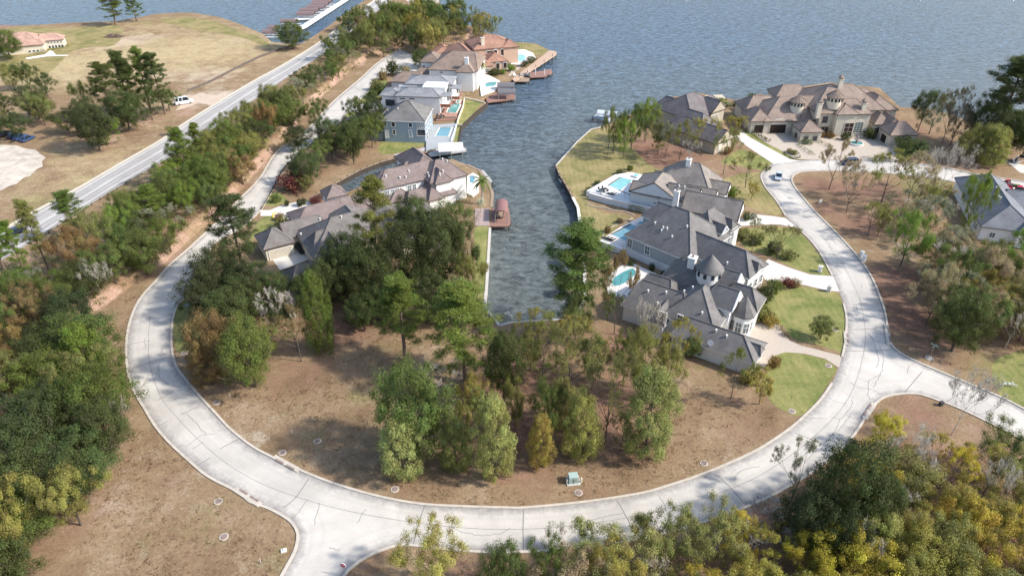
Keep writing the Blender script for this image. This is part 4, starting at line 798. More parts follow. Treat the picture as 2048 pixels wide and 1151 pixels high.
# strip pines with long bare trunks
T('pine',100,546,400,46,'olive','pine with long leaning bare trunk beside the dark car'); T('pine',66,580,440,38,'pine','pine with bare trunk at the left edge above the highway'); T('pine',162,478,378,56,'pine','pine with pale trunk rising over the highway lane'); T('pine',380,375,255,56,'pine','pine with pale trunk beside the guard rail'); T('pine',18,560,425,60,'pine','pine cut by the left border beside the highway')
# grove around the beige house
T('pine',492,560,388,104,'deep','big dark pine standing between the street and beige house'); TT('oak',420,494,12,12,'dark','dark oak overhanging the curving street by the beige garage'); TT('oak',478,520,11,10,'dark','dark oak right in front of the beige garage'); TT('oak',540,548,9,8,'deep','small oak hiding the low roof of the beige house'); TT('oak',395,545,10,9,'dark','dark oak leaning over the kerb left of the grove'); TT('oak',448,575,11,11,'deep','oak behind the rust tinged tree near the kerb'); TT('bare',535,575,10,7,'grey','grey leafless tree among the dark oaks of the grove')
T('oak',440,745,622,100,'rust','rust tinged leafy tree next to the green utility box'); T('feather',420,760,690,72,'rust','low rust brown tree in front of the green utility box'); T('oak',512,772,640,124,'green','large fresh green tree at the front of the grove'); T('sparse',603,722,605,92,'rust','thin brown tree on the edge of the open lot'); T('feather',648,703,545,62,'green','narrow green tree at the right front of the grove'); T('oak',498,650,560,90,'deep','oak in the middle of the grove above the fresh green tree'); TT('sparse',575,610,10,8,'olive','thin olive tree behind the narrow green tree')
T('pine',760,560,352,96,'olive','tall olive pine in front of the plum-roofed house'); T('oak',700,590,462,95,'dark','dark oak covering the left of the charcoal roof'); T('oak',745,620,500,100,'deep','dark green oak at the front of the big grove by the lot'); T('oak',820,600,440,110,'dark','very dark oak in the middle of the big grove'); T('oak',880,590,425,105,'dark','dark oak of the big grove near the seawall'); T('broad',925,575,435,80,'deep','leafy tree at the seawall edge of the big grove'); T('oak',830,490,390,90,'deep','oak in front of the plum roof porch'); T('oak',900,500,402,90,'green','green oak beside the red-roofed boathouse deck'); T('broad',940,600,500,70,'olive','olive leafy tree above the seawall lawn'); T('oak',780,640,545,90,'dark','dark oak at the lower edge of the big grove'); T('oak',860,640,540,100,'dark','dark oak beside the canal end'); TT('oak',655,506,10,9,'deep','oak covering the middle of the grey-brown roof'); TT('oak',692,486,11,9,'dark','dark oak at the right end of the beige house roof'); TT('broad',606,548,9,8,'deep','leafy tree before the beige house front window'); TT('broad',735,455,12,8,'deep','leafy tree right behind the tall olive pine'); T('oak',660,620,520,80,'deep','oak behind the narrow green tree of the grove'); T('broad',640,600,540,60,'deep','leafy tree over the low roof of the beige house'); T('oak',915,640,560,80,'deep','oak nearest the canal corner'); T('oak',730,660,585,70,'deep','low oak at the foot of the big grove')
# the central lot
T('pine',812,720,553,100,'pine','slim pine in the open lot left of the two crowned pine'); T('pine',932,762,572,150,'pine','broad bright pine with tall pale trunk in the middle lot'); T('pine',1143,656,455,138,'pine','biggest pine standing at the canal end'); T('bare',888,800,728,84,'grey','whitish leafless tree right of the lot oak'); T('oak',832,905,725,150,'green','wide oak in front of the open lot'); T('feather',808,946,838,98,'pale','feathery green tree at the lot front, left end'); T('broad',946,835,745,64,'gold','small golden tree under the broad bright pine'); T('oak',1008,805,650,84,'deep','dark green tree between broad bright pine and shoreline'); T('feather',990,950,795,86,'pale','feathery olive tree at the lot front, second from left'); T('feather',912,935,838,74,'olive','olive tree tucked between two pale feathery ones'); T('broad',930,880,800,60,'olive','olive tree behind the golden olive one'); T('broad',965,860,775,60,'pale','pale olive tree under the broad bright pine')
T('sparse',1085,770,640,120,'olive','many-stemmed thin olive tree by the canal end shore'); T('sparse',1140,800,625,130,'olive','thin tree with pale leaning trunk below the biggest pine'); T('broad',1095,890,755,92,'green','green tree turning gold at its foot in the lot wood'); T('feather',1158,908,788,84,'pale','feathery pale tree near the transformer box'); T('sparse',1210,885,690,110,'olive','thin olive tree in the centre of the lot wood'); T('feather',1290,905,735,116,'pale','wide feathery tree at the right front of the lot wood'); T('broad',1282,800,650,104,'olive','olive tree behind the wide feathery one'); T('sparse',1228,668,488,80,'rust','slender dark-trunked tree beside the kidney pool'); T('bare',1288,705,598,66,'grey','leafless tree with white branches beside the white wall'); T('sparse',1352,735,632,78,'gold','orange-gold tree by the garage wall'); T('oak',1383,714,674,40,'green','small round green tree at the garage corner'); T('sparse',1462,795,688,74,'olive','thin tree standing alone before the garage wing'); T('broad',1518,808,738,52,'gold','golden small tree at the lawn edge by the garage'); T('bush',1500,765,742,40,'gold','golden shrub at the garage end wall'); T('broad',1180,760,670,80,'green','green tree under the biggest pine'); T('broad',1245,770,660,70,'olive','olive tree behind the white-branched one'); T('broad',1030,860,760,64,'olive','olive tree between dark green tree and gold-footed one'); T('feather',1120,850,760,70,'olive','olive feathery tree behind the pale feathery one'); T('broad',1330,800,690,70,'pale','pale olive tree behind the wide feathery one on the right'); T('feather',1080,930,830,56,'gold','gold tree at the foot of the gold-footed one'); T('broad',870,900,790,70,'olive','olive tree between lot oak and golden tree'); T('broad',1060,740,665,60,'olive','small olive tree at the shoreline'); T('sparse',1240,900,830,70,'brown','brownish thin tree at the right front of the lot wood'); T('oak',1150,680,590,70,'green','green undertree at the foot of the biggest pine'); T('broad',1215,640,575,50,'green','small green tree on the pool side of the biggest pine')
# bottom right
T('broad',868,1180,1060,140,'gold','golden green tree at the bottom edge by the stop sign'); T('oak',1008,1200,1085,90,'deep','dark tree at the bottom border'); T('broad',1092,1190,1070,84,'green','green tree at the bottom border beside the road'); T('bare',1120,1140,1052,70,'tan','pinkish leafless tree at the bottom roadside'); T('broad',1320,1140,1030,120,'olive','olive tree at the roadside bottom wood'); T('broad',1462,1110,1030,96,'yellow','bright yellow tree at the roadside of the bottom wood'); T('oak',1668,1075,890,165,'dark','largest dark oak beside the junction'); T('oak',1598,1105,975,125,'dark','dark oak left of the largest one'); T('oak',1730,1085,955,100,'deep','dark oak right of the largest one'); T('oak',1650,1150,1020,110,'dark','dark oak below the largest one'); T('sparse',1582,1000,880,104,'grey','thin grey tree overhanging the road by the largest dark oak'); T('broad',1752,900,822,84,'yellow','bright yellow tree at the side street corner'); T('bare',1790,985,868,110,'tan','large leafless tree behind the largest dark oak'); T('sparse',1885,1000,895,96,'yellow','yellow open-crowned tree right of the leafless one'); T('broad',1985,960,858,140,'green','green tree at the right border below the side street'); T('bare',1958,1040,930,70,'grey','white branched leafless tree near the right border'); T('bare',1692,1150,1040,84,'grey','white leafless tree at the bottom border'); T('broad',1795,1130,1012,110,'gold','orange-gold tree in the bottom wood'); T('broad',1612,1165,1065,110,'yellow','yellow-green tree at the bottom border'); T('bare',1903,869,748,104,'grey','leaning leafless tree at the side street')
# right woods
T('oak',1902,702,582,112,'deep','dark oak by the street name sign'); T('broad',1800,532,412,88,'bright','bright green tree at the middle of the right wood'); T('broad',1925,475,333,64,'bright','yellow-green tree beside the metal roof'); T('broad',2025,590,462,120,'bright','wide bright green tree below the metal roof'); T('sparse',1762,405,296,112,'olive','tall thin tree in the middle of the street loop'); T('bare',1874,390,284,90,'grey','leafless tree beside the upper street'); T('sparse',1658,378,276,76,'tan','thin tan tree at the tip of the wooded island'); T('sparse',1692,425,322,66,'tan','second thin tan tree on the wooded island'); T('sparse',1812,412,300,96,'tan','thin tan tree right of the tallest on the wooded island'); T('sparse',1735,470,400,70,'olive','low thin tree leaning over the street loop'); T('bare',1690,398,326,60,'tan','leafless tree in front of the dark car'); T('broad',1755,470,410,50,'olive','olive small tree at the island edge'); T('sparse',1850,480,390,90,'grey','grey thin tree in the right wood')
# right rear shore
T('pine',1984,292,108,108,'deep','towering pine at the lake edge on the right'); T('oak',1955,300,188,80,'dark','dark oak under the towering pine'); T('broad',1835,262,172,62,'deep','shore tree right of the mansion'); T('broad',1858,268,185,56,'grey','grey-green shore tree right of the mansion'); T('sparse',1885,285,168,58,'brown','thin brown tree at the right shore'); T('broad',1900,290,200,60,'brown','brown-tinged shore tree left of the towering pine'); T('broad',1950,320,240,84,'olive','olive tree in front of the towering pine'); T('feather',1975,330,255,60,'pale','pale drooping tree in front of the towering pine'); T('oak',2010,300,225,90,'green','green tree right of the towering pine'); T('oak',2040,320,215,70,'deep','oak at the right border by the lake'); T('bush',1822,305,278,66,'deep','dark hedge-like shrub at the mansion right garage'); T('broad',1800,322,268,40,'deep','small dark tree before the mansion right garage'); T('broad',1925,325,262,60,'olive','olive tree at the right shore wood front')
# peninsula
for a in [('sparse',1215,313,222,36,'olive','white-trunked slim tree nearest the canal bank'),('broad',1226,306,212,46,'green','green tree at the dock end of the peninsula'),('broad',1246,318,232,40,'bright','bright slim tree on the red litter'),('broad',1262,300,205,60,'green','tree with white flowers behind at the dock side'),('broad',1288,282,190,50,'bright','bright green tree at the peninsula lake edge'),('sparse',1290,285,212,60,'olive','thin olive tree on the red litter'),('broad',1315,308,238,50,'olive','olive tree in the middle of the red litter'),('sparse',1330,316,245,46,'grey','grey thin tree by the slate-roofed house'),('sparse',1357,327,238,60,'olive','pale-trunked thin tree before the slate-roofed garage'),('sparse',1402,312,228,64,'gold','thin gold tree over the slate-roofed garage'),('sparse',1446,350,252,56,'olive','tall thin tree at the slate garage corner'),('sparse',1462,290,228,50,'gold','gold thin tree between slate house and mansion'),('sparse',1490,375,298,70,'olive','olive thin tree by the street bend'),('broad',1502,400,360,28,'gold','little gold tree on the dry lawn'),('bare',1384,330,282,44,'tan','leafless tan tree on the red litter'),('broad',1442,214,194,26,'bright','bright small tree behind the slate house'),('broad',1505,198,186,22,'green','small tree at the mansion left rear')]: T(*a)
# gardens
T('sparse',1553,518,446,74,'olive','thin garden tree in front of the grey-sided house'); T('sparse',1502,508,435,50,'olive','slim garden tree by the grey house facade'); T('oak',1640,678,631,48,'olive','round garden tree on the front lawn by the street'); T('oak',1375,338,330,6,'green','tiny clipped tree behind the taupe roof')
for a in [('oak',845,135,98,52,'deep','dark tree at the cul-de-sac end'),('palm',966,163,122,18,'olive','tall slim palm by the white house pool'),('oak',1063,125,113,22,'deep','round dark tree beside the turquoise lake pool'),('oak',1050,133,122,18,'deep','low dark tree on the boardwalk bank'),('palm',965,408,352,40,'green','bushy palm beside the canal-point house'),('palm',962,425,398,22,'grey','grey-green low palm above the red deck'),('sparse',773,162,135,22,'tan','tan small tree before the white house garage'),('broad',795,152,128,24,'deep','dark small tree at the far driveway'),('oak',712,215,205,12,'olive','ball tree by the white driveway'),('palm',2030,380,368,14,'green','small palm between the red vehicles')]: T(*a)
# ---- woods
stand([(750,75),(800,40),(850,32),(930,52),(998,78),(940,95),(900,108),(855,112),(812,96),(765,118),(730,110)],44,5.6,[('broad','green'),('broad','deep'),('broad','olive'),('oak','green'),('broad','gold'),('sparse','olive'),('broad','olive')],(10,14),(8.5,11),'in the wood behind the cul-de-sac')
stand([(700,60),(735,40),(755,80),(738,112),(712,138),(655,180),(610,230),(585,250),(560,225),(600,180),(650,130)],28,5.4,[('broad','green'),('broad','olive'),('broad','olive'),('broad','deep'),('broad','rust'),('sparse','grey')],(7,11),(6.5,9.5),'between the highway and the far street')
stand([(585,225),(612,230),(560,286),(482,380),(410,448),(330,520),(262,560),(215,515),(275,455),(350,400),(385,352),(455,300),(530,225)],46,6,[('pine','pine'),('broad','green'),('oak','green'),('oak','green'),('broad','deep'),('broad','bright'),('broad','green'),('broad','olive'),('sparse','grey'),('oak','olive'),('broad','rust')],(7.5,11.5),(7,10),'on the strip above the red clay bank')
stand([(135,550),(205,520),(262,560),(215,600),(170,635),(110,690),(0,760),(-90,760),(-90,690),(30,640)],28,7,[('oak','deep'),('broad','green'),('broad','olive'),('oak','green'),('broad','rust'),('sparse','grey')],(8,13),(8,11),'in the left wood above the red clay bank')
stand([(-60,770),(120,705),(165,655),(180,720),(218,800),(232,880),(222,950),(175,1030),(140,1110),(100,1200),(-100,1200)],32,8,[('oak','deep'),('oak','dark'),('oak','green'),('oak','deep'),('broad','olive')],(9,12),(9,12),'in the dark wood at the left border')
T('feather',190,765,650,80,'bright','bright green tree at the edge of the dark left wood'); T('bare',245,870,800,50,'grey','small leafless tree at the dark wood edge'); T('bare',155,1030,955,60,'grey','leafless pale tree at the lower left wood edge'); T('bare',210,608,520,64,'grey','pale bare tree standing on top of the clay bank'); T('broad',60,1110,960,130,'gold','golden olive tree at the lower left border')
stand([(560,330),(585,285),(640,255),(690,240),(745,245),(770,285),(740,310),(690,340),(650,362),(600,385),(560,380)],15,5.5,[('oak','deep'),('broad','green'),('oak','dark'),('broad','deep')],(7,11),(7,9.5),'in the grove beside the blue-grey house')
T('bush',590,378,345,56,'red','dark red shrub at the street side of the inlet grove'); T('broad',612,385,350,40,'olive','small olive tree at the inlet head')
stand([(0,290),(80,290),(150,285),(215,270),(150,190),(60,175),(-80,190),(-80,290)],16,6,[('oak','deep'),('broad','deep'),('broad','olive'),('oak','dark'),('broad','deep')],(8,13),(8,11),'in the grove beside the gravel lot')
stand([(1850,530),(1905,520),(1935,550),(2100,640),(2100,720),(2000,700),(1930,690),(1850,650),(1842,570)],56,4.2,[('broad','olive'),('sparse','tan'),('oak','olive'),('broad','gold'),('bare','grey'),('broad','green'),('sparse','olive'),('sparse','grey'),('broad','tan')],(9,12.5),(7.5,10.5),'in the wood below the metal roof')
stand([(1790,440),(1840,400),(1870,410),(1880,470),(1850,500),(1815,470)],15,4.8,[('sparse','grey'),('broad','olive'),('sparse','tan'),('bare','grey'),('sparse','olive')],(8,11),(6.5,9),'on the wooded island by the upper street')
stand([(1120,1160),(1290,1150),(1450,1125),(1540,1085),(1620,1080),(1730,985),(1800,955),(1900,965),(1990,960),(2150,1020),(2150,1300),(1100,1300)],95,4.4,[('broad','olive'),('broad','gold'),('broad','pale'),('broad','gold'),('broad','pale'),('broad','gold'),('sparse','gold'),('sparse','olive'),('broad','tan'),('oak','olive'),('broad','yellow'),('bare','tan')],(8.5,12),(7.5,10.5),'in the autumn wood at the lower right')
stand([(1030,700),(1110,660),(1200,680),(1260,740),(1230,860),(1130,870),(1060,830)],5,4.6,[('sparse','olive'),('sparse','tan'),('sparse','grey'),('sparse','gold')],(8,11),(6.5,9),'in the middle of the lot wood')
stand([(655,95),(690,60),(715,38),(725,45),(700,75),(672,100)],5,4,[('broad','bright'),('sparse','olive')],(4,6),(4,6),'on the causeway verge by the pier')

# ---- undergrowth and dry grass: what nobody could count
def scatter(name, polys, dens, size, asp, hh, tint, label, flat, outward, seed, cnt=7, rad=.7):
    C = []; R = []; rg = random.Random(seed)
    for px in polys:
        q = [G(x, y) for x, y in px]; xs = [a.x for a in q]; ys = [a.y for a in q]; n = int((max(xs) - min(xs)) * (max(ys) - min(ys)) * dens)
        for _ in range(n):
            x, y = rg.uniform(min(xs), max(xs)), rg.uniform(min(ys), max(ys))
            if inside(q, x, y) and not inside(ROADP, x, y) and noise.noise(Vector((x * .12, y * .12, seed))) > -.25: C.append((x, y, gz(x, y) + hh * rg.uniform(.3, 1))); R.append(rad * rg.uniform(.5, 1.2))
    rr = np.random.default_rng(seed); me = leafmesh(name, C, R, cnt, size, asp, seed, outward=outward, flat=flat); 
    v = np.zeros(len(me.vertices) * 3, np.float32); me.vertices.foreach_get('co', v); v = v.reshape(-1, 3)
    o = D.objects.new(name, me); COL.objects.link(o); o.color = (*tint, 1); tag(o, label, 'undergrowth', None, 'stuff')
scatter('undergrowth', [[(1130,1125),(1290,1105),(1450,1080),(1570,1030),(1720,905),(1800,860),(1900,900),(1990,900),(2150,990),(2150,1300),(1100,1300)],[(1850,500),(1910,470),(1960,480),(2100,590),(2100,720),(2000,700),(1930,690),(1850,650),(1842,570)]], .5, .17, .5, 1.1, (.33, .265, .13), 'brownish olive undergrowth below the autumn wood', .7, .3, 11, 26, 1.0)
scatter('undergrowth', [[(700,70),(735,50),(755,85),(738,110),(712,136),(638,196),(560,286),(480,380),(408,448),(328,522),(215,600),(165,635),(90,700),(-90,700),(-90,590),(110,480),(225,405),(330,335),(430,275),(560,185),(650,110)]], .3, .17, .5, 1.2, (.20, .215, .08), 'green scrub filling the strip above the red bank', .7, .4, 12, 30, 1.1)
scatter('undergrowth', [[(860,640),(960,650),(1110,660),(1210,680),(1270,760),(1300,880),(1180,900),(1000,930),(820,935),(800,880),(900,800)]], .10, .15, .5, .7, (.27, .22, .11), 'low brush among the lot trees', .7, .3, 13, 24, .9)
scatter('dry_grass', [[(360,760),(400,700),(560,760),(700,620),(900,660),(1060,700),(1240,800),(1420,760),(1560,830),(1500,895),(1330,968),(1120,1003),(920,1008),(690,965),(500,885)],[(170,640),(300,560),(255,640),(248,720),(262,790),(320,880),(420,970),(520,1030),(585,1080),(540,1200),(100,1200),(230,960),(270,850)],[(1690,540),(1800,600),(1850,700),(2000,760),(1830,715),(1790,690),(1778,640)],[(700,1145),(800,1100),(980,1115),(980,1200),(680,1200)]], .8, .16, .3, .02, (.30, .225, .135), 'short dry grass tufts over the lots and verges', .12, .55, 14, 6, .8)
# ================================================================ THINGS
def poolmat(n, c):
    m, nt, b, pos = newmat(n, .08, .5); nz = nt.noise(pos, 1.6, 3); nt.lk(nt.ramp(nz, [(.3, tuple(x * .88 for x in c)), (.7, tuple(min(1, x * 1.1) for x in c))]), b.inputs['Base Color'])
    bp = nt.new('ShaderNodeBump'); bp.inputs['Strength'].default_value = .12; nt.lk(nt.noise(pos, 3, 2), bp.inputs['Height']); nt.lk(bp.outputs[0], b.inputs['Normal']); return m
M['aqua'] = poolmat('aqua_pool_water', (.24, .52, .53)); M['teal'] = poolmat('teal_pool_water', (.09, .29, .29)); M['blue'] = poolmat('blue_pool_water', (.15, .31, .37))
def L(px, z): return [P0(x, y, z) for x, y in px]
def slab(name, px, z0, z1, mat, label, cat, group=None, parent=None, k=0):
    pts = L(px, z1); pts = catmull(pts, k, True) if k else pts; m = MB(); m.prism(ccw([(p.x, p.y) for p in pts]), z0, z1)
    o = m.build(name, mat, parent)
    return tag(o, label, cat, group) if label else o
def pool(name, deck, water, z, dmat, wmat, label, k=0, spa=None):
    c = sum(L(deck, z), Vector()) / len(deck); r = thing(name, (c.x, c.y, 0), 0, label, 'pool')
    inv = Matrix.Translation((-c.x, -c.y, 0))
    def put(o): o.parent = r; o.matrix_parent_inverse = inv.copy(); return o
    put(slab('terrace', deck, -.3, z, dmat, None, None)); pts = L(water, z); pts = catmull(pts, k, True) if k else pts
    m = MB(); m.prism(ccw([(p.x, p.y) for p in pts]), z - .1, z + .03); put(m.build('pool_water', wmat))
    e = MB(); q = [Vector((p.x, p.y, 0)) for p in pts]; q = q + [q[0], q[1]]; e.add(*ribbon(q, .4, z - .05, .12, lambda x, y: 0)); put(e.build('coping', M['palestone']))
    if spa: put(slab('spa', spa, z, z + .45, M['palestone'], None, None)); c2 = [(x + (sum(a for a, b in spa) / len(spa) - x) * .3, y + (sum(b for a, b in spa) / len(spa) - y) * .3) for x, y in spa]; put(slab('spa_water', c2, z + .4, z + .48, wmat, None, None))
    return r
pool('pool', [(1172.8,381.5),(1230,349),(1262,344),(1306,354),(1330,372),(1300,398),(1255,404),(1215,391)], [(1216,371.2),(1241.5,354.4),(1267,360.8),(1241.5,381.5)], 1.5, M['white'], M['aqua'], 'aqua pool on the white terrace of the taupe-roofed house', spa=[(1262,350),(1270,346),(1282,349),(1274,354)])
pool('pool', [(1198,482),(1240,454),(1280,434),(1300,432),(1300,460),(1262,500),(1228,494)], [(1222,469),(1262,448),(1276,454),(1252,482)], 1.2, M['palestone'], M['blue'], 'long blue pool behind the grey-sided house', spa=[(1272,446),(1280,441),(1290,444),(1282,450)])
pool('pool', [(1208,562),(1222,546),(1244,530),(1264,525),(1312,547),(1296,562),(1275,580),(1240,592),(1218,590)], [(1221,564),(1230,552),(1251,540),(1267,536),(1273,547),(1262,558),(1248,568),(1230,573)], .35, M['palestone'], M['teal'], 'kidney-shaped teal pool behind the turret house', k=4)
pool('pool', [(856,250),(915,246),(908,276),(902,288),(852,300),(852,286)], [(879.7,254.8),(904,254.8),(897.4,273),(870,272.6)], .5, plain('grey_blue_paving', (.34, .36, .37), .8, .1), M['blue'], 'square blue pool beside the blue-grey house')
pool('pool', [(884,200),(925,199),(918,216),(912,238),(872,240),(878,220)], [(900.4,208),(921.7,208.6),(913,226),(893,225)], .5, plain('reddish_brick_paving', (.38, .22, .17), .85, .12), M['teal'], 'teal pool on brick paving behind the modern white house', spa=[(913,200),(922,199.5),(920,205),(911,205)])
pool('pool', [(958,152),(975,149),(1000,162),(991,180),(962,190)], [(970,167.5),(978,164),(994,164),(990,172),(980,173),(971,174.5)], .5, M['white'], M['teal'], 'small pool on the white deck by the dark boathouse', k=3)
pool('pool', [(1012,100),(1050,99),(1066,106),(1072,116),(1056,120),(1042,130),(1016,128)], [(1028,111),(1040,109),(1049,110.5),(1051.6,118),(1040,124),(1030,119)], .4, M['palestone'], M['aqua'], 'aqua lagoon pool beside the tile-roofed villa', k=4)
pool('pool', [(934,352),(946,345),(958,352),(958,382),(946,392),(934,386)], [(938,354),(946,350),(953,356),(947,366),(938,366)], .4, M['palestone'], M['blue'], 'little blue pool at the end of the plum-roofed house')
# ---- seawalls and bulkheads
def bulkhead(px, label, cap, pile=0, wallm=None, w=.35, up=.12):
    pts = [P0(x, y) for x, y in px]; r = thing('seawall', (pts[0].x, pts[0].y, 0), 0, label, 'seawall'); o = pts[0].copy(); o.z = 0; q = [p - o for p in pts]
    z = lambda x, y: 0.0
    b = MB(); v, f = ribbon(q, w * .6, -.02, 0.0, z); v = [(a, b_, -4.0 if c < -.2 else c) for a, b_, c in v]; b.add(v, f); b.build('face', wallm or M['pile'], r)
    b = MB(); b.add(*ribbon(q, w, up - .1, .1, z)); v = b.v; b.v = [(a, b_, max(c, -.06)) for a, b_, c in v]; b.build('cap', cap, r)
    if pile:
        for i in range(len(q) - 1):
            d = q[i + 1] - q[i]; n = max(1, int(d.length / pile))
            for k in range(n): p = q[i] + d * (k / n); b = MB(); b.tube((p.x, p.y, -4), (p.x, p.y, .35), .17, .16, 7); b.build('pile', M['pile'], r)
    return r
bulkhead([(975,206),(950,227),(922,253),(917,285)], 'dark timber bulkhead with piles below the two pool lawns', M['pile'], 1.7, None, .5)
bulkhead([(857,304),(802,313),(760,324),(721,339),(682,360),(646,381),(622,395)], 'weathered pile bulkhead along the narrow inlet', M['wood'], 2.2)
bulkhead([(980,456),(973,577),(968,612),(999,651)], 'pale capped seawall along the left canal lawn', M['conc'], 0, M['conc'], .6)
bulkhead([(999,651),(1020,645),(1062,642),(1102,640),(1150,637)], 'low concrete seawall across the canal end', M['conc'], 0, M['conc'], .5)
bulkhead([(1150,637),(1170,600),(1169,530),(1161,452),(1156,415),(1145,394)], 'pale capped bulkhead under the biggest pine', M['palestone'], 0, M['pile'], .7)
bulkhead([(1145,394),(1132,370),(1119,349),(1112,331)], 'dark bulkhead at the dry lawn corner', M['wood'], 3)
bulkhead([(1112,331),(1130,311),(1156,282),(1182,259),(1203,254)], 'long thin bulkhead along the peninsula lawn', M['conc'], 0, M['pile'], .4)
bulkhead([(935,330),(959,341),(974,361),(985,387),(983,415)], 'seawall round the canal-point house', M['wood'], 0, M['pile'], .8)
# ---- docks
def dock(name, px, z, mat, label, cat='dock', piles=True):
    pts = L(px, z); c = sum(pts, Vector()) / len(pts); r = thing(name, (c.x, c.y, 0), 0, label, cat); q = [p - Vector((c.x, c.y, 0)) for p in pts]
    m = MB(); m.prism(ccw([(p.x, p.y) for p in q]), z - .3, z); m.build('deck', mat, r)
    if piles:
        n = len(q)
        for i in range(n):
            d = q[(i + 1) % n] - q[i]
            for k in range(max(1, int(d.length / 4))):
                p = q[i] + d * (k / max(1, int(d.length / 4))); p = p * .97; m = MB(); m.tube((p.x, p.y, -4), (p.x, p.y, z + .02), .14, .14, 7); m.build('pile', M['pile'], r)
    return r
def barrel(parent, c, ax, ln, wd, rise, z, mat, posts=True):   # vaulted canopy; c local centre, ax angle of its axis
    Mx = Matrix.Translation((c[0], c[1], 0)) @ Matrix.Rotation(ax, 4, 'Z'); n = 12; vs = []; fs = []
    for t_, off in ((0, 0), (0, -.1)):
        for e in (-ln / 2, ln / 2):
            for k in range(n + 1): a = math.pi * k / n; vs.append(Mx @ Vector((e, -math.cos(a) * (wd / 2 + off), z + math.sin(a) * (rise + off))))
    g = lambda s, e, k: (s * 2 + e) * (n + 1) + k
    for k in range(n):
        fs += [(g(0, 0, k), g(0, 1, k), g(0, 1, k + 1), g(0, 0, k + 1)), (g(1, 0, k + 1), g(1, 1, k + 1), g(1, 1, k), g(1, 0, k))]
        for e in (0, 1): fs.append((g(0, e, k), g(0, e, k + 1), g(1, e, k + 1), g(1, e, k)))
    o = meshobj('canopy', vs, fs, mat, parent)
    if posts:
        for sx in (-.46, 0, .46):
            for sy in (-.48, .48): m = MB(); p = Mx @ Vector((sx * ln, sy * wd, 0)); m.tube((p.x, p.y, -3.5), (p.x, p.y, z + .05), .08, .08, 6); m.build('post', M['metal'], parent)
    return o
def boat(p, ang, ln, wd, label, hullm, z=-1.45, cover=None, glassm=None):
    r = thing('motor_boat', (p.x, p.y, z), ang, label, 'boat'); st = [(-.5, .42, .0), (-.2, .5, .0), (.15, .46, .03), (.36, .28, .1), (.5, .02, .2)]; vs = []; fs = []
    for x, w_, up in st:
        for a, zz in ((-.55, .05), (-1, .9 + up * 2), (1, .9 + up * 2), (.55, .05)): vs.append((x * ln, a * w_ * wd, zz + up * (1.2 if zz < .5 else 1)))
    for i in range(4):
        for a, b in ((0, 1), (2, 3), (3, 0)): fs.append((i * 4 + a, i * 4 + b, i * 4 + 4 + b, i * 4 + 4 + a))
    fs += [(0, 1, 2, 3), (16, 17, 18, 19)]; h_ = meshobj('hull', vs, [f[::-1] for f in fs], hullm, r)
    m = MB(); d = [(x * ln, s * w_ * wd * .86, .78 + up * 2) for s in (-1,) for x, w_, up in st] + [(x * ln, w_ * wd * .86, .78 + up * 2) for x, w_, up in st[::-1]]; m.add(d, [tuple(range(10))]); m.build('cockpit', cover or M['wood'], r)
    m = MB(); m.box((ln * .08, 0, 1.25), (.12, wd * .8, .6), 0, .8, -.4); m.build('windscreen', M['glass'], r); m = MB(); m.box((-ln * .5, 0, .8), (.35, .4, .9)); m.build('outboard_motor', M['furn_shade'], r)
    return r
A0 = P0(1000, 430, -.2)
r = dock('boat_dock', [(979,417),(1018,415),(1021.6,443),(1018,452),(979,452)], -.2, M['redwood'], 'red stained dock under the dusty red barrel roof', 'dock'); barrel(r, (-.0, .3), math.pi / 2, 6.4, 3.1, 1.2, 2.1, M['pinkroof'])
slab('patio', [(950,417),(978,416.5),(978.5,451),(949,451)], -.1, .1, plain('mauve_paving', (.36, .28, .26), .9, .12), 'mauve paved patio beside the red stained dock', 'patio')
boat(P0(999, 432, -.9), math.pi / 2, 5.4, 2.1, 'dark blue boat moored under the dusty red barrel roof', plain('navy_hull', (.03, .035, .05), .4, .05), -.7)
r = dock('boat_dock', [(852,303),(868,300),(866,292),(884,286),(920,284),(923,292),(932,296),(933,302),(860,312)], -.3, M['greydeck'], 'grey dock with white barrel canvas at the inlet mouth'); c_ = P0(901, 291, 2.2); barrel(r, (c_.x - r.location.x, c_.y - r.location.y), .13, 7.2, 4.4, 1.7, 1.2, M['canvas'])
boat(P0(868, 303, -.8), .15, 4.6, 1.8, 'small pale boat tied at the grey inlet dock', M['white'], -1.3)
slab('walkway', [(788,309),(852,294),(880,291),(880,295),(855,300),(792,314)], -.05, .12, M['greydeck'], 'long pale walkway on the bank above the inlet', 'walkway')
r = dock('boat_dock', [(971,191),(1000,182),(1031,189),(1031,198),(974,205)], -.3, M['redwood'], 'mauve-brown dock beneath two dark grey barrel roofs')
for cx, cy, nm in ((1012, 168, 0), (1014, 181, 1)): c_ = P0(cx, cy, 2.3); barrel(r, (c_.x - r.location.x, c_.y - r.location.y), -.05, 6.3, 4.2, 1.3, 1.5, M['greyroof'])
boat(P0(1012, 190, -.5), .0, 5.6, 2, 'white speedboat under the nearer dark grey roof', M['white'], -.8)
r = dock('boardwalk', [(1099,101),(1113,103),(1113,109),(1030,163),(1024,158)], .25, plain('tan_boards', (.46, .33, .24), .85, .15, 2), 'long tan timber boardwalk edging the villa point', 'boardwalk')
for f in (.1, .3, .5, .7, .9): p = P0(1113 + (1030 - 1113) * f, 107 + (161 - 107) * f, .25) - r.location; m = MB(); m.tube((p.x, p.y, .2), (p.x, p.y, 1.2), .09, .09, 6); m.build('lamp_bollard', M['furn_shade'], r)
r = dock('fishing_dock', [(1057,146),(1088,141),(1103,138),(1105,148),(1095,149),(1094,153),(1060,155)], -.3, M['redwood'], 'brown timber dock with tall white mooring poles')
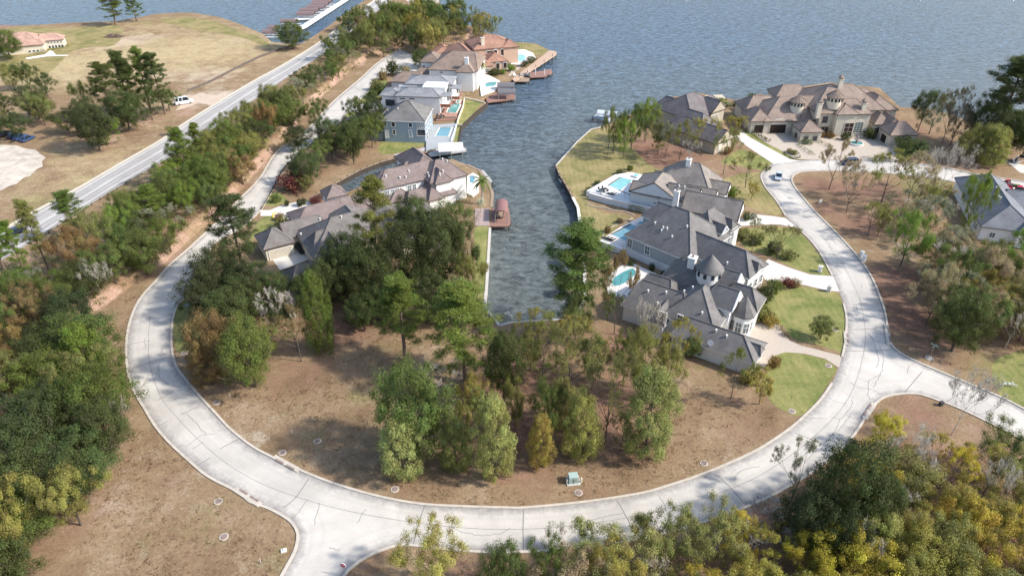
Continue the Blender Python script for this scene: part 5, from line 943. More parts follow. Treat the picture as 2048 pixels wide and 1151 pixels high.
for x in (1057, 1071, 1089): p = P0(x, 148, 0) - r.location; m = MB(); m.tube((p.x, p.y, -3), (p.x, p.y, 2.0), .13, .13, 7); m.build('mooring_pole', M['white'], r)
dock('small_dock', [(1025,157),(1034,153),(1059,156),(1058,163),(1025,163)], -.3, M['wood'], 'small timber dock between boardwalk and dark boathouse'); boat(P0(1050, 153, -.3), .1, 4.4, 2.0, 'covered grey boat on the small timber dock', M['greyroof'], -.3, M['greydeck'])
r = dock('boat_dock', [(1184,232),(1196,228),(1238,240),(1232,248)], -.2, plain('pale_blue_deck', (.48, .52, .53), .8, .12), 'pale blue-grey dock reaching off the peninsula lawn'); c_ = P0(1215, 224, 2); barrel(r, (c_.x - r.location.x, c_.y - r.location.y), -.3, 6.5, 3.6, .9, 1.4, plain('pale_blue_canvas', (.50, .55, .58), .8, .1))
dock('swim_platform', [(1409,191),(1444,189),(1452,197),(1418,200)], .3, plain('pale_boards', (.52, .44, .35), .85, .1), 'pale timber platform over the lake behind the slate house', 'dock')
for i, (px, lab) in enumerate([([(1132,500),(1160,495),(1166,510),(1136,515)], 'grey-topped dock glimpsed through the upper biggest pine'), ([(1128,560),(1158,555),(1164,578),(1132,583)], 'brown dock glimpsed through the lower biggest pine')]):
    r = dock('boat_dock', px, -.2, (M['greydeck'], M['wood'])[i], lab); c_ = P0(px[0][0] + 16, px[0][1] + 2, 2.1); barrel(r, (c_.x - r.location.x, c_.y - r.location.y), .1, 3.2, 2.6, .5, 1.6, M['greydeck'])
r = dock('jetty', [(1119,349),(1124,347),(1136,371),(1131,373)], -.5, M['canvas'], 'narrow white jetty on the canal bank', 'dock'); boat(P0(1121, 360, -1), 1.9, 3, 1.1, 'white watercraft beside the narrow white jetty', M['white'], -1.4)
dock('jetty', [(960,341),(967,340),(985,362),(979,364)], .1, M['greydeck'], 'grey jetty at the corner of the canal-point house', 'dock')
# marina
r = dock('marina_pier', [(596,52),(604,50),(681,2),(720,-24),(726,-20),(690,4),(612,55),(604,58)], -.3, M['canvas'], 'long white marina pier with dark piles at the top', 'pier')
for i, (cx, cy, w, lab) in enumerate([(540,62,28,'nearest'),(548,54,22,'second'),(578,41,32,'third'),(612,26,35,'fourth'),(619,19,37,'fifth'),(632,13,36,'sixth'),(640,7,34,'seventh'),(645,2,38,'eighth')]):
    c_ = P0(cx, cy, 1.8); Z = c_.y * CS + (H - 1.8) * SN; r = thing('boat_slip_cover', (c_.x, c_.y, 0), .0, f'mauve-brown vaulted boat slip cover, {lab} along the marina pier from the shore bush', 'boat cover', 'mauve-brown boat slip covers on the marina pier'); barrel(r, (0, 0), .02, w * Z / F, 4.0, 1.7, .9, M['maroon'])
    m = MB(); m.box((0, -2.4, -.45), (w * Z / F + 2, .9, .25)); m.box((0, 2.4, -.45), (w * Z / F + 2, .9, .25)); m.build('finger_dock', M['canvas'], r)
for i, y in enumerate((33, 37)): slab('finger_dock', [(594,y + 1),(622,y - 1),(618,y + 1.5),(592,y + 3)], -.6, -.4, M['canvas'], ('upper', 'lower')[i] + ' open finger dock between the third and fourth slip covers', 'dock', 'open finger docks')
dock('dock', [(-20,52),(10,50),(86,53),(88,57),(-20,57)], -.2, M['redwood'], 'reddish lake dock behind the cream clubhouse')
# ---- walls, fences, rails
def wallthing(name, px, hgt_, th, mat, label, cat='wall', z=0.0, cap=None):
    pts = [P0(x, y, z) for x, y in px]; o = Vector((pts[0].x, pts[0].y, 0)); r = thing(name, o, 0, label, cat); q = [p - o for p in pts]
    b = MB(); v, f = ribbon(q, th, 0, hgt_, lambda x, y: z); b.add(v, f); b.build('panel', mat, r)
    if cap: b = MB(); b.add(*ribbon(q, th + .14, hgt_ + .3 - .27, .07, lambda x, y: z)); b.build('coping', cap, r)
    return r
wallthing('garden_wall', [(1246,602),(1300,638),(1345,668),(1396,700)], 1.9, .3, M['paleblue'], 'long plain pale wall along the turret house side yard', cap=M['trim'])
wallthing('retaining_wall', [(1177.6,397),(1216,408),(1255,417),(1300,427)], 1.6, .3, M['paleblue'], 'pale retaining wall below the white pool terrace', cap=M['trim'])
wallthing('retaining_wall', [(1198,490),(1230,502),(1250,510)], 1.25, .3, M['paleblue'], 'pale retaining wall at the end of the long blue pool', cap=M['trim'])
wallthing('garden_wall', [(929,201),(926,216),(917,240),(914,252)], .9, .3, M['cream'], 'cream garden wall between teal pool and bulkhead lawn'); wallthing('garden_wall', [(929,197),(950,202),(970,207)], .5, .35, M['cream'], 'low cream wall at the top of the bulkhead lawn'); wallthing('garden_wall', [(911,250),(924,251.5)], .5, .3, M['cream'], 'short cream wall dividing the bulkhead lawns'); wallthing('fence', [(876,241),(912,240)], 1.2, .15, M['wood'], 'brown board fence between the two square pools', 'fence'); wallthing('pool_wall', [(913,253),(907,272),(902,286)], .9, .25, M['white'], 'white low wall at the blue-grey house pool')
def postfence(name, px, step, hh, label, cat, postm, railm, rails, pw=.07, g=True):
    pts = [(G(x, y) if g else P0(x, y)) for x, y in px]; o = pts[0].copy(); r = thing(name, o, 0, label, cat); q = [p - o for p in pts]
    for z, t in rails: b = MB(); b.add(*[(lambda v: ([(a, b_, c + z) for a, b_, c in v[0]], v[1]))(ribbon(q, .07, 0, t, lambda x, y: gz(x + o.x, y + o.y) - o.z))][0]); b.v = [(a, b_, max(c, gz(a + o.x, b_ + o.y) - o.z + z - .12)) for a, b_, c in b.v]; b.build('rail', railm, r)
    n_ = 0
    for i in range(len(q) - 1):
        d = q[i + 1] - q[i]; n = max(1, int(d.length / step))
        for k in range(n):
            if n_ > 95: break
            n_ += 1; p = q[i] + d * (k / n); m = MB(); m.box((p.x, p.y, gz(p.x + o.x, p.y + o.y) - o.z + hh / 2), (pw, pw, hh)); m.build('post', postm, r)
    return r
postfence('guard_rail', [(80,478),(150,432),(216,390),(270,358),(323,328),(400,280)], 2.6, .75, 'steel guard rail on dark posts beside the highway', 'guard rail', M['pile'], M['metal'], [(.5, .28)], .16)
postfence('silt_fence', [(376,184),(420,166),(470,140),(519,116),(557,102),(600,90)], 2.5, 1.1, 'dark mesh construction fence along the dirt field', 'fence', M['pile'], plain('dark_mesh', (.14, .115, .10), .9, .2), [(.08, .45), (.55, .4)], .09)
postfence('railing', [(1236,398),(1270,412),(1310,425)], 1.5, 2.7, 'thin dark railing above the pale retaining wall', 'railing', M['furn_shade'], M['furn_shade'], [(2.55, .06)], .06, False)
def path_edge(px, label, mat, w=.35): pts = catmull([G(x, y) for x, y in px], 4); o = pts[0].copy(); b = MB(); b.add(*ribbon(pts, w, -.1, .25)); return tag(b.build('stone_edging', mat), label, 'edging')
path_edge([(1174,407),(1186,413),(1210,416),(1228,421),(1250,423),(1268,431)], 'curved stone edging below the pale retaining wall', M['stone'])
path_edge([(1204,476),(1212,462),(1232,450),(1250,444),(1266,436)], 'curved stone edging beside the long blue pool', M['stone'])
path_edge([(552,425),(546,430),(548,437),(560,440)], 'curved yellow edging by the street-side bed', plain('yellow_paint', (.62, .45, .05), .7, .1))
for i, (x, y) in enumerate([(1302,664),(1308,668),(1314,672),(1320,676)]): p = G(x, y); m = MB(); m.box((p.x, p.y, .05), (.9, .7, .12), .4); tag(m.build('stepping_stone', M['palestone']), ('first', 'second', 'third', 'fourth')[i] + ' stepping stone from the left along the pale side yard wall', 'stone', 'stepping stones')
# ---- shrubs and hedges
def hedge(px, w, hh, tint, label, k=3):
    pts = catmull([G(x, y) for x, y in px], k); C = []; R = []; rg = random.Random(len(label))
    for i in range(len(pts) - 1):
        d = pts[i + 1] - pts[i]
        for j in range(max(1, int(d.length / .55))):
            p = pts[i] + d * (j / max(1, int(d.length / .55)))
            for z in ((.3, .75, 1.0) if hh > 1 else (.4, .9)): C.append((p.x + rg.uniform(-.25, .25) * w, p.y + rg.uniform(-.25, .25) * w, p.z + z * hh * .85)); R.append(w * .42)
    me = leafmesh('hedge_leaves', C, R, 26, .1, .6, len(C), center=(pts[0].x, pts[0].y, 0)); o = D.objects.new('hedge', me); COL.objects.link(o); o.color = (*TINT[tint], 1); return tag(o, label, 'hedge')
hedge([(1493,261),(1510,270),(1528,280),(1541,287)], 1.0, 1.1, 'dark', 'clipped dark hedge along the mansion garage court'); hedge([(1568,308),(1578,315),(1592,318),(1601,314)], .8, .7, 'deep', 'curved low hedge around the oval mansion bed'); hedge([(1594,287),(1604,296),(1616,304),(1630,312)], 1.3, 1.0, 'grey', 'grey-green hedge on the left of the mansion island bed'); hedge([(1640,286),(1655,292),(1664,300)], 1.2, 1.0, 'deep', 'green hedge on the right of the mansion island bed'); hedge([(860,408),(890,402),(930,404),(945,410)], 3.0, 3.2, 'deep', 'tall thick hedge below the plum-roofed house'); hedge([(1262,420),(1275,425),(1288,428)], 1.7, 1.8, 'deep', 'dark hedge at the foot of the pale retaining wall'); hedge([(862,200),(872,199)], 1.6, 1.4, 'deep', 'small hedge at the modern house corner'); hedge([(930,192),(944,191)], 2.0, 1.5, 'olive', 'olive clipped hedge below the white house wall'); hedge([(101,101),(120,97),(140,92)], 1.4, .9, 'green', 'curved hedge before the clubhouse colonnade'); hedge([(72,110),(86,106),(98,104)], 2.2, 1.3, 'olive', 'olive hedge bed before the cream clubhouse'); hedge([(1556,645),(1560,658),(1568,670),(1578,674)], 1.0, .8, 'brown', 'brownish low hedge beside the pink paver drive'); hedge([(1478,667),(1490,664),(1498,658)], .8, .6, 'deep', 'thin green hedge under the bay tower')
for i, a in enumerate([(1528,600,572,34,'deep','round shrub left of the middle white driveway'),(1545,585,560,36,'green','shrub at the mouth of the middle driveway'),(1572,572,556,26,'red','dark red shrub above the middle driveway'),(1590,572,560,24,'rust','rust shrub above the middle driveway'),(1522,640,612,40,'olive','wide olive shrub below the bay tower lawn'),(1540,650,630,30,'gold','golden shrub at the pink drive corner'),(1508,612,596,24,'green','bright shrub beside the white front wing'),(1545,505,484,34,'dark','dark shrub behind the upper garden tree'),(1576,517,500,30,'olive','olive shrub on the upper lawn edge'),(1510,488,470,30,'deep','shrub by the arched grey house facade'),(1483,478,458,34,'olive','olive shrub at the grey house corner'),(1462,392,374,26,'bright','bright shrub at the taupe house gable'),(1492,440,424,18,'deep','small shrub in the driveway island bed'),(1506,437,426,16,'grey','grey shrub in the driveway island bed'),(1260,532,520,16,'dark','leftmost dark shrub at the foot of the grey wall'),(1303,541,527,14,'dark','middle dark shrub at the foot of the grey wall'),(1327,552,542,14,'dark','rightmost dark shrub at the foot of the grey wall'),(1500,722,700,20,'deep','shrub at the garage gable end'),(1547,735,712,24,'rust','rust shrub on the pink drive edge'),(600,412,398,14,'dark','cone shrub at the white court left edge'),(608,408,396,12,'dark','cone shrub near the entrance tower'),(632,406,393,26,'red','reddish bed shrub below the entrance tower'),(575,412,400,10,'dark','cone shrub beside the yellow edging'),(552,404,388,20,'green','small green shrub on the street corner lawn'),(570,456,432,36,'olive','olive shrub behind the tan garage'),(560,440,428,20,'red','dark shrub inside the yellow edging'),(1180,384,374,18,'deep','leftmost shrub on the white terrace edge'),(1260,340,330,14,'green','shrub behind the white terrace'),(1240,349,339,18,'deep','dark shrub at the terrace rear corner'),(1196,370,362,18,'deep','shrub in the terrace planter'),(1215,465,452,16,'rust','rust shrub along the pool edging'),(1240,446,437,16,'brown','brown shrub along the pool edging'),(760,190,165,22,'deep','dark shrub beside the far driveway'),(745,195,180,24,'green','green shrub on the strip lawn'),(752,180,158,22,'olive','olive shrub on the strip lawn'),(765,160,142,18,'rust','rust shrub at the modern house corner'),(785,150,120,22,'deep','blue-green shrub at the cul-de-sac'),(812,148,132,20,'tan','tan leafless-looking shrub at the cul-de-sac'),(988,150,136,26,'dark','dark shrub beside the slim palm'),(1008,135,122,24,'green','green shrub above the villa garden'),(1022,142,130,18,'bright','bright shrub on the villa garden slope'),(1005,148,138,14,'bright','bright low shrub by the villa path'),(1690,280,266,20,'deep','shrub left of the mansion arched entry'),(1738,277,258,22,'deep','shrub right of the mansion tall window'),(1640,272,262,22,'rust','rust shrub beside the mansion pavilion'),(1660,275,264,20,'rust','second rust shrub beside the mansion pavilion'),(1500,252,240,12,'deep','small shrub at the mansion small garage'),(1613,287,278,20,'grey','blue-grey shrub in the mansion island bed'),(1770,275,262,18,'deep','dark shrub before the right garage'),(1578,305,297,14,'tan','pale flowering shrub in the oval bed'),(1588,309,300,14,'olive','olive shrub in the oval bed'),(1470,270,256,22,'olive','shrub at the slate house garage'),(1455,307,294,20,'rust','yellowed shrub bed at the slate garage corner'),(1480,250,236,16,'deep','dark shrub left of the mansion'),(1475,212,202,22,'deep','lake-edge shrub between slate house and mansion'),(1455,213,204,16,'grey','grey lake-edge shrub behind the slate house')]): T('bush', *a)
# ---- vehicles
def car(front, rear, ln, wd, ht, paint, label, cat, kind='car', name='parked_car'):
    f = G(*front); b = G(*rear); c = (f + b) / 2; a = math.atan2(f.y - b.y, f.x - b.x); r = thing(name, (c.x, c.y, gz(c.x, c.y) + .03), a, label, cat); hl, hw = ln / 2, wd / 2
    van = kind == 'van'; truck = kind == 'truck'; m = MB(); hood = .52 * ht if not van else .55 * ht
    sec = [(-hl, hw * .88, .35, hood * .92), (-hl + .25, hw, .25, hood), (-hl * .3, hw, .25, hood), (hl * .45, hw, .25, hood), (hl - .3, hw * .96, .25, hood * .93), (hl, hw * .8, .38, hood * .74)]
    vs = []; fs = []
    for x, w_, z0, z1 in sec: vs += [(x, -w_, z0), (x, -w_, z1 - .1), (x, -w_ * .88, z1), (x, w_ * .88, z1), (x, w_, z1 - .1), (x, w_, z0)]
    for i in range(5):
        for k in range(6): fs.append((i * 6 + k, i * 6 + (k + 1) % 6, i * 6 + 6 + (k + 1) % 6, i * 6 + 6 + k))
    fs += [tuple(range(6)), tuple(range(35, 29, -1))]; meshobj('body', vs, fs, paint, r)
    x0, x1 = (-hl + .1, hl * .62) if van else ((-hl * .15, hl * .42) if truck else (-hl * .78, hl * .45)); t0, t1 = (x0 + .15, x1 - .7) if van else (x0 + .25 if truck else x0 + .55, x1 - .75); cw, tw_ = hw * .9, hw * .74
    v = [(x0, -cw, hood - .02), (x1, -cw, hood - .02), (x1, cw, hood - .02), (x0, cw, hood - .02), (t0, -tw_, ht), (t1, -tw_, ht), (t1, tw_, ht), (t0, tw_, ht)]
    meshobj('windows', v, [(0, 1, 5, 4), (1, 2, 6, 5), (2, 3, 7, 6), (3, 0, 4, 7)], M['glass'], r)
    m = MB(); m.add([(x, y * 1.03, z + .04 * k) for k in (0, 1) for x, y, z in v[4:]], [(3, 2, 1, 0), (4, 5, 6, 7), (0, 1, 5, 4), (1, 2, 6, 5), (2, 3, 7, 6), (3, 0, 4, 7)])
    for i, j in ((0, 4), (1, 5), (2, 6), (3, 7)): m.tube(v[i], v[j], .06, .06, 4)
    if van:
        for s in (-1, 1): m.box((x0 + (x1 - x0) * .25, s * (cw + tw_) / 2, (hood + ht) / 2), (.25, .12, ht - hood)); m.box((x0 + (x1 - x0) * .5, s * (cw + tw_) / 2, (hood + ht) / 2), (.2, .12, ht - hood))
    m.build('roof_panel', paint, r)
    if truck: m = MB(); m.box((-hl * .58, 0, hood + .03), (hl * .72, wd * .78, .05)); m.build('cargo_bed', M['furn_shade'], r)
    for sx in (-.6, .6):
        for sy in (-1, 1): m = MB(); m.tube((sx * hl, sy * (hw - .2), .33), (sx * hl, sy * (hw + .02), .33), .34, .34, 14); o = m.build('wheel', M['tyre'], r); m = MB(); m.tube((sx * hl, sy * (hw - .02), .33), (sx * hl, sy * (hw + .03), .33), .2, .2, 10); m.build('rim', M['rim'], o)
    for sy in (-1, 1): m = MB(); m.box((hl - .06, sy * hw * .6, hood * .66), (.12, .36, .14)); m.build('headlight', M['bluegl'], r); m = MB(); m.box((-hl + .03, sy * hw * .66, hood * .7), (.1, .25, .16)); m.build('tail_light', M['red'], r)
    return r
WHITE = carpaint('white_car_paint', (.72, .73, .74)); NAVY = carpaint('navy_car_paint', (.012, .016, .035)); BLACK = carpaint('black_car_paint', (.01, .01, .012)); SILV = carpaint('silver_car_paint', (.50, .56, .62)); REDP = carpaint('red_car_paint', (.42, .015, .02)); BLUE = carpaint('blue_car_paint', (.03, .07, .19))
car((384,205),(354,210),5.9,2.05,2.35,WHITE,'white passenger van parked at the dirt track','van','van','parked_van')
car((1554,366),(1559,347),4.5,1.85,1.5,SILV,'silver sedan driving on the street bend','car',name='car'); car((1680,330),(1714,327),4.9,2,1.75,NAVY,'dark navy wagon parked on the upper street','car','van'); car((20,474),(42,464),4.6,1.9,1.5,BLACK,'black car driving on the highway','car',name='car'); car((4,480),(-12,488),4.6,1.9,1.5,NAVY,'car cut off by the left border on the highway','car',name='car')
car((2000,369),(2024,377),5.6,2,1.85,REDP,'red pickup truck beside the metal-roofed house','pickup','truck','pickup_truck'); car((2024,381),(2040,383),4.3,1.8,1.45,carpaint('pinkish_red_paint', (.5, .05, .09)),'pinkish red car behind the small palm','car')
for i, (x, y, p, lab) in enumerate([(30,274,NAVY,'navy car, leftmost in the gravel lot'),(42,277,BLUE,'blue car in the gravel lot, second from left'),(56,280,BLUE,'blue car at the right of the gravel lot row'),(12,270,BLACK,'black car at the frame edge of the gravel lot')]): car((x + 6, y - 2),(x - 6, y + 3),4.5,1.85,1.5,p,lab,'car')
car((610,508),(596,492),4.6,1.9,1.5,BLACK,'black car in the shade beside the tan garage','car'); car((778,197),(786,197),3.8,1.7,1.4,REDP,'red car inside the modern house garage','car')
# ---- street furniture
for i, (x, y, lab) in enumerate([(1157,985,'below the pale green transformer'),(1408,926,'near the kerb below the garage lawn'),(790,978,'near the kerb at the bottom of the lot'),(565,905,'above the left storm inlet'),(635,882,'in the open lot, right of the inlet one'),(437,1002,'on the left verge by the outer inlet'),(448,1073,'lowest one on the left verge'),(433,805,'beside the left bend of the kerb'),(372,610,'on the shaded lawn at the left bend'),(369,706,'left of the green utility box'),(1671,659,'beside the round garden tree'),(1584,822,'at the lower end of the garage lawn'),(1657,731,'planted ring on the garage lawn')]):
    p = G(x, y); r = thing('manhole', p, 0, 'round manhole with pale concrete collar ' + lab, 'manhole', 'manholes on the verges'); m = MB(); m.lathe((0, 0, 0), [(.6, -.1), (.6, .07), (.46, .07)], 20); m.build('collar', M['kerb'], r); m = MB(); m.lathe((0, 0, 0), [(.45, .02), (.45, .10), (.2, .11)], 18); m.build('cover', M['iron'], r)
for i, (x, y, x2, y2, lab) in enumerate([(548,913,598,941,'storm inlet at the inner kerb of the left bend'),(470,978,520,1010,'storm inlet at the outer kerb of the left bend'),(1691,664,1693,690,'storm inlet beside the pink paver drive'),(1772,650,1778,690,'storm inlet at the outer kerb by the woods'),(1728,838,1748,808,'storm inlet at the side street corner')]):
    a, b = G(x, y), G(x2, y2); c = (a + b) / 2; an = math.atan2(b.y - a.y, b.x - a.x); ln_ = (b - a).length; r = thing('storm_inlet', c, an, lab, 'storm drain'); m = MB(); m.box((0, 0, .1), (ln_, .8, .16)); m.build('slab', M['kerb'], r)
    for s in (-.27, .27): m = MB(); m.box((s * ln_ * .8, (-.28 if i in (0, 3) else .28) * (1 if i != 3 else -1), .17), (ln_ * .32, .34, .06)); m.build('opening', M['iron'], r)
p = G(1146, 962); r = thing('transformer_box', p, .12, 'pale green transformer box on its pad at the lot front', 'transformer'); m = MB(); m.box((0, 0, .08), (2.0, 1.7, .16)); m.build('pad', M['conc'], r); m = MB(); m.box((0, 0, .75), (1.45, 1.2, 1.2), 0, .93); m.build('cabinet', M['green_box'], r); m = MB(); m.box((0, -.62, .7), (.06, .05, .9)); m.box((.3, -.63, .8), (.12, .06, .12)); m.build('door_handle', M['iron'], r)
for x, y, l in ((1134,967,'left'),(1162,964,'right')): p = G(x, y); m = MB(); m.tube((p.x, p.y, -.2), (p.x, p.y, .85), .15, .15, 10); m.lathe((p.x, p.y, .85), [(.15, 0), (.1, .1), (.02, .14)], 10); tag(m.build('bollard', M['pipe']), f'pale bollard {l} of the green transformer', 'bollard', 'bollards by the transformer')
p = G(393, 697); r = thing('utility_box', p, .3, 'green utility box with white top in front of the rust tree', 'utility box'); m = MB(); m.box((0, 0, .45), (1.1, .8, .9), 0, .94); m.build('cabinet', plain('dark_green_paint', (.10, .17, .13), .6, .1), r); m = MB(); m.box((0, 0, .94), (1.0, .75, .06)); m.build('lid', M['white'], r)
p = G(390, 705); m = MB(); m.box((p.x, p.y, .2), (.5, .35, .4), .4); m.box((p.x, p.y, .43), (.56, .4, .06), .4); tag(m.build('meter_box', M['white']), 'small white meter box beside the green utility box', 'meter box')
for x, y, l in ((1722,514,'farther'),(1727,522,'nearer')): p = G(x, y); r = thing('utility_cabinet', p, .5, f'{l} of two white utility cabinets at the wood edge', 'utility cabinet', 'white utility cabinets'); m = MB(); m.box((0, 0, .7), (.75, .65, 1.4), 0, .95); m.build('cabinet', M['white'], r); m = MB(); m.box((0, 0, 1.43), (.85, .75, .08)); m.build('lid', M['canvas'], r)
for x, y, l in ((1639,543,'by the upper driveway mouth'),(1657,582,'by the middle driveway mouth')):
    p = G(x, y); r = thing('mailbox_pillar', p, -.6, 'white brick mailbox pillar ' + l, 'mailbox', 'mailbox pillars'); m = MB(); m.box((0, 0, .65), (.75, .75, 1.3)); m.build('pillar', M['white'], r); m = MB(); m.box((0, 0, 1.35), (.9, .9, .12)); m.lathe((0, 0, 1.4), [(.3, 0), (.04, .25)], 4, .785); m.build('cap', M['palestone'], r); m = MB(); m.box((.39, 0, .95), (.06, .3, .25)); m.build('mail_door', M['furn_shade'], r)
p = G(1859, 716); r = thing('street_name_sign', p, .4, 'crossed street name plates on a post at the wood corner', 'street sign'); m = MB(); m.lathe((0, 0, 0), [(.75, -.05), (.75, .08), (.5, .1)], 16); m.build('base', M['conc'], r); m = MB(); m.tube((0, 0, 0), (0, 0, 2.9), .06, .06, 8); m.build('post', M['wood'], r)
for a in (.2, 1.75): m = MB(); m.box((0, 0, 2.75 + .2 * (a > 1)), (1.4, .05, .22), a); m.build('name_plate', plain('pale_green_sign', (.30, .40, .33), .6, .05), r)
p = G(690, 1150); r = thing('stop_sign', p, 2.9, 'red octagonal stop sign at the bottom kerb', 'stop sign'); m = MB(); m.tube((0, 0, -.2), (0, 0, 2.4), .04, .04, 8); m.build('post', M['metal'], r)
def octo(rad, y0, y1, mat, nm, par): pts = [(rad * math.cos(math.pi / 8 + k * math.pi / 4), rad * math.sin(math.pi / 8 + k * math.pi / 4)) for k in range(8)]; return meshobj(nm, [(x, y0, 2.1 + z) for x, z in pts] + [(x, y1, 2.1 + z) for x, z in pts], [tuple(range(7, -1, -1)), tuple(range(8, 16))] + [(i, (i + 1) % 8, 8 + (i + 1) % 8, 8 + i) for i in range(8)], mat, par)
pl_ = octo(.42, -.03, .03, M['white'], 'plate', r); octo(.375, -.036, .036, M['red'], 'red_face', pl_)
for sgn, rz in ((-1, 0), (1, math.pi)):
    fc = D.curves.new('lettering', 'FONT'); fc.body = 'STOP'; fc.size = .26; fc.align_x = 'CENTER'; fc.align_y = 'CENTER'; fc.extrude = .003; ft = D.objects.new('t', fc); lm = D.meshes.new_from_object(ft); D.objects.remove(ft); fo = D.objects.new('lettering', lm); COL.objects.link(fo); fo.parent = pl_; fo.location = (0, sgn * .042, 2.1); fo.rotation_euler = (math.pi / 2, 0, rz); lm.materials.clear(); lm.materials.append(M['white'])
p = G(1881, 810); m = MB(); m.box((p.x, p.y, .35), (.6, .5, .7), .3, .9); m.box((p.x, p.y, .73), (.68, .58, .08), .3); tag(m.build('meter_box', M['furn_shade']), 'black meter box on the side street corner grass', 'meter box')
r = thing('backflow_pipe', G(2015, 772), 0, 'white bent backflow pipe on the right lawn', 'pipe'); m = MB(); m.tube((-.9, 0, -.1), (-.9, 0, 1.1), .1, .1, 8); m.tube((.6, 0, -.1), (.6, 0, .9), .1, .1, 8); m.tube((-.9, 0, .6), (.6, 0, .6), .1, .1, 8); m.tube((.6, 0, .5), (1.2, -.4, .5), .1, .1, 8); m.build('pipe', M['white'], r); m = MB(); m.lathe((-.15, 0, .6), [(.16, -.2), (.2, 0), (.16, .2)], 8); m.build('valve', M['green_box'], r)
p = G(1640, 407); r = thing('lot_sign', p, .5, 'small white lot sign on the wooded island', 'sign'); m = MB(); m.box((0, 0, .75), (1.0, .05, .8)); m.build('board', M['white'], r)
for s in (-.42, .42): m = MB(); m.box((s, .04, .55), (.07, .06, 1.3)); m.build('post', M['white'], r)
for x, y, l in ((461,795,'by the left bend'),(585,866,'in the open lot'),(522,1125,'at the lower left verge'),(1581,800,'on the garage lawn')): p = G(x, y); m = MB(); m.box((p.x, p.y, .5), (.06, .03, 1.0), .3, .8); tag(m.build('survey_stake', M['white'] if x != 1581 else M['furn_shade']), ('white' if x != 1581 else 'dark') + ' survey stake ' + l, 'stake', 'survey stakes')
p = G(568, 1101); m = MB(); m.box((p.x, p.y, .12), (.7, .5, .25), .3); m.box((p.x + .1, p.y, .3), (.3, .3, .2), .6); tag(m.build('valve_box', M['canvas']), 'white valve box beside the side street curve', 'valve box')
p = G(1563, 412); r = thing('fire_hydrant', p, 0, 'small pale blue hydrant at the upper street kerb', 'hydrant'); m = MB(); m.lathe((0, 0, 0), [(.2, 0), (.15, .08), (.15, .6), (.19, .62), (.16, .72), (.04, .85)], 12); m.build('barrel', plain('pale_blue_paint', (.35, .45, .55), .5, .1), r); m = MB(); m.tube((-.26, 0, .45), (.26, 0, .45), .08, .08, 8); m.build('outlet', M['metal'], r)
# fountain, brush pile, furniture
p = G(1712, 288); r = thing('fountain', p, 0, 'dark tiered fountain in the mansion forecourt', 'fountain'); m = MB(); m.lathe((0, 0, 0), [(2.1, 0), (2.1, .5), (1.8, .5), (1.8, .3)], 24); m.build('basin', M['palestone'], r); m = MB(); m.lathe((0, 0, 0), [(1.75, .28), (1.75, .34)], 24); m.build('basin_water', M['teal'], r); m = MB(); m.lathe((0, 0, 0), [(.4, .3), (.25, 1.2), (.9, 1.5), (.85, 1.55), (.2, 1.6), (.15, 2.3), (.45, 2.45), (.1, 2.6), (.05, 3.0)], 16); m.build('column', M['iron'], r)
m = MB(); rg = random.Random(4); p0 = G(228, 74)
for k in range(170):
    a, d = rg.uniform(0, 6.3), rg.random() ** .6; q = p0 + Vector((math.cos(a) * d * 4.2, math.sin(a) * d * 2.4, .2 + (1 - d) * rg.uniform(.2, 1.7))); e = Vector((rg.uniform(-1, 1), rg.uniform(-1, 1), rg.uniform(-.35, .35))); m.tube(q - e, q + e, .12, .06, 5)
o = m.build('brush_pile', plain('cut_branches', (.20, .15, .12), .95, .3, 2)); tag(o, 'heap of cut branches on the bare dirt', 'brush pile')
def lounger(p, rz, lab, z, grp): r = thing('sun_lounger', (p.x, p.y, z), rz, lab, 'lounger', grp); m = MB(); m.box((.3, 0, .32), (1.3, .65, .1)); m.build('seat', M['furn_shade'], r); m = MB(); m.box((-.6, 0, .55), (.75, .65, .09), 0, 1, -.0, 0); m.v = [(x, y, z_ + max(0, -.25 - x) * .55) for x, y, z_ in m.v]; m.build('backrest', M['furn_shade'], r); m = MB(); [m.box((x, y, .14), (.06, .06, .28)) for x in (-.3, .85) for y in (-.28, .28)]; m.build('frame', M['metal'], r)
for i, (x, y) in enumerate([(1212,478),(1218,480),(1224,482)]): lounger(P0(x, y, 1.2), 2.6, ('left', 'middle', 'right')[i] + ' dark lounger at the end of the long blue pool', 1.2, 'loungers by the long blue pool')
for i, (x, y) in enumerate([(1221,389),(1227,390)]): lounger(P0(x, y, 1.5), 2.6, ('left', 'right')[i] + ' dark lounger on the white pool terrace', 1.5, 'loungers on the white terrace')
def table(p, z, lab): r = thing('patio_table', (p.x, p.y, z), .5, lab, 'patio table'); m = MB(); m.box((0, 0, .72), (2.2, 1.1, .07)); m.build('table_top', M['furn_shade'], r); m = MB(); [m.box((x, y, .34), (.09, .09, .68)) for x in (-.9, .9) for y in (-.4, .4)]; m.build('frame', M['furn_shade'], r); [(lambda c: (c.box((x, y, .45), (.5, .5, .08)), c.box((x, y * 1.3, .75), (.5, .07, .6)), c.build('chair', M['furn_shade'], r)))(MB()) for x in (-.6, .6) for y in (-.95, .95)]
table(P0(1206, 383, 1.5), 1.5, 'dark dining set on the white pool terrace'); table(P0(882, 236, .5), .5, 'dark table set beside the teal pool'); table(P0(884, 201, .5), .5, 'dark table set under the modern house balcony')
hp = [P0(x, y, .62) for x, y in ((1028,140),(1034,136),(1041,133))]
b = MB(); pts = catmull([G(x, y) for x, y in ((1004,134),(1014,138),(1026,145),(1030,152))], 4); b.add(*ribbon(pts, 1.1, .05)); tag(b.build('garden_path', M['palestone']), 'curving pale garden path below the villa', 'path')
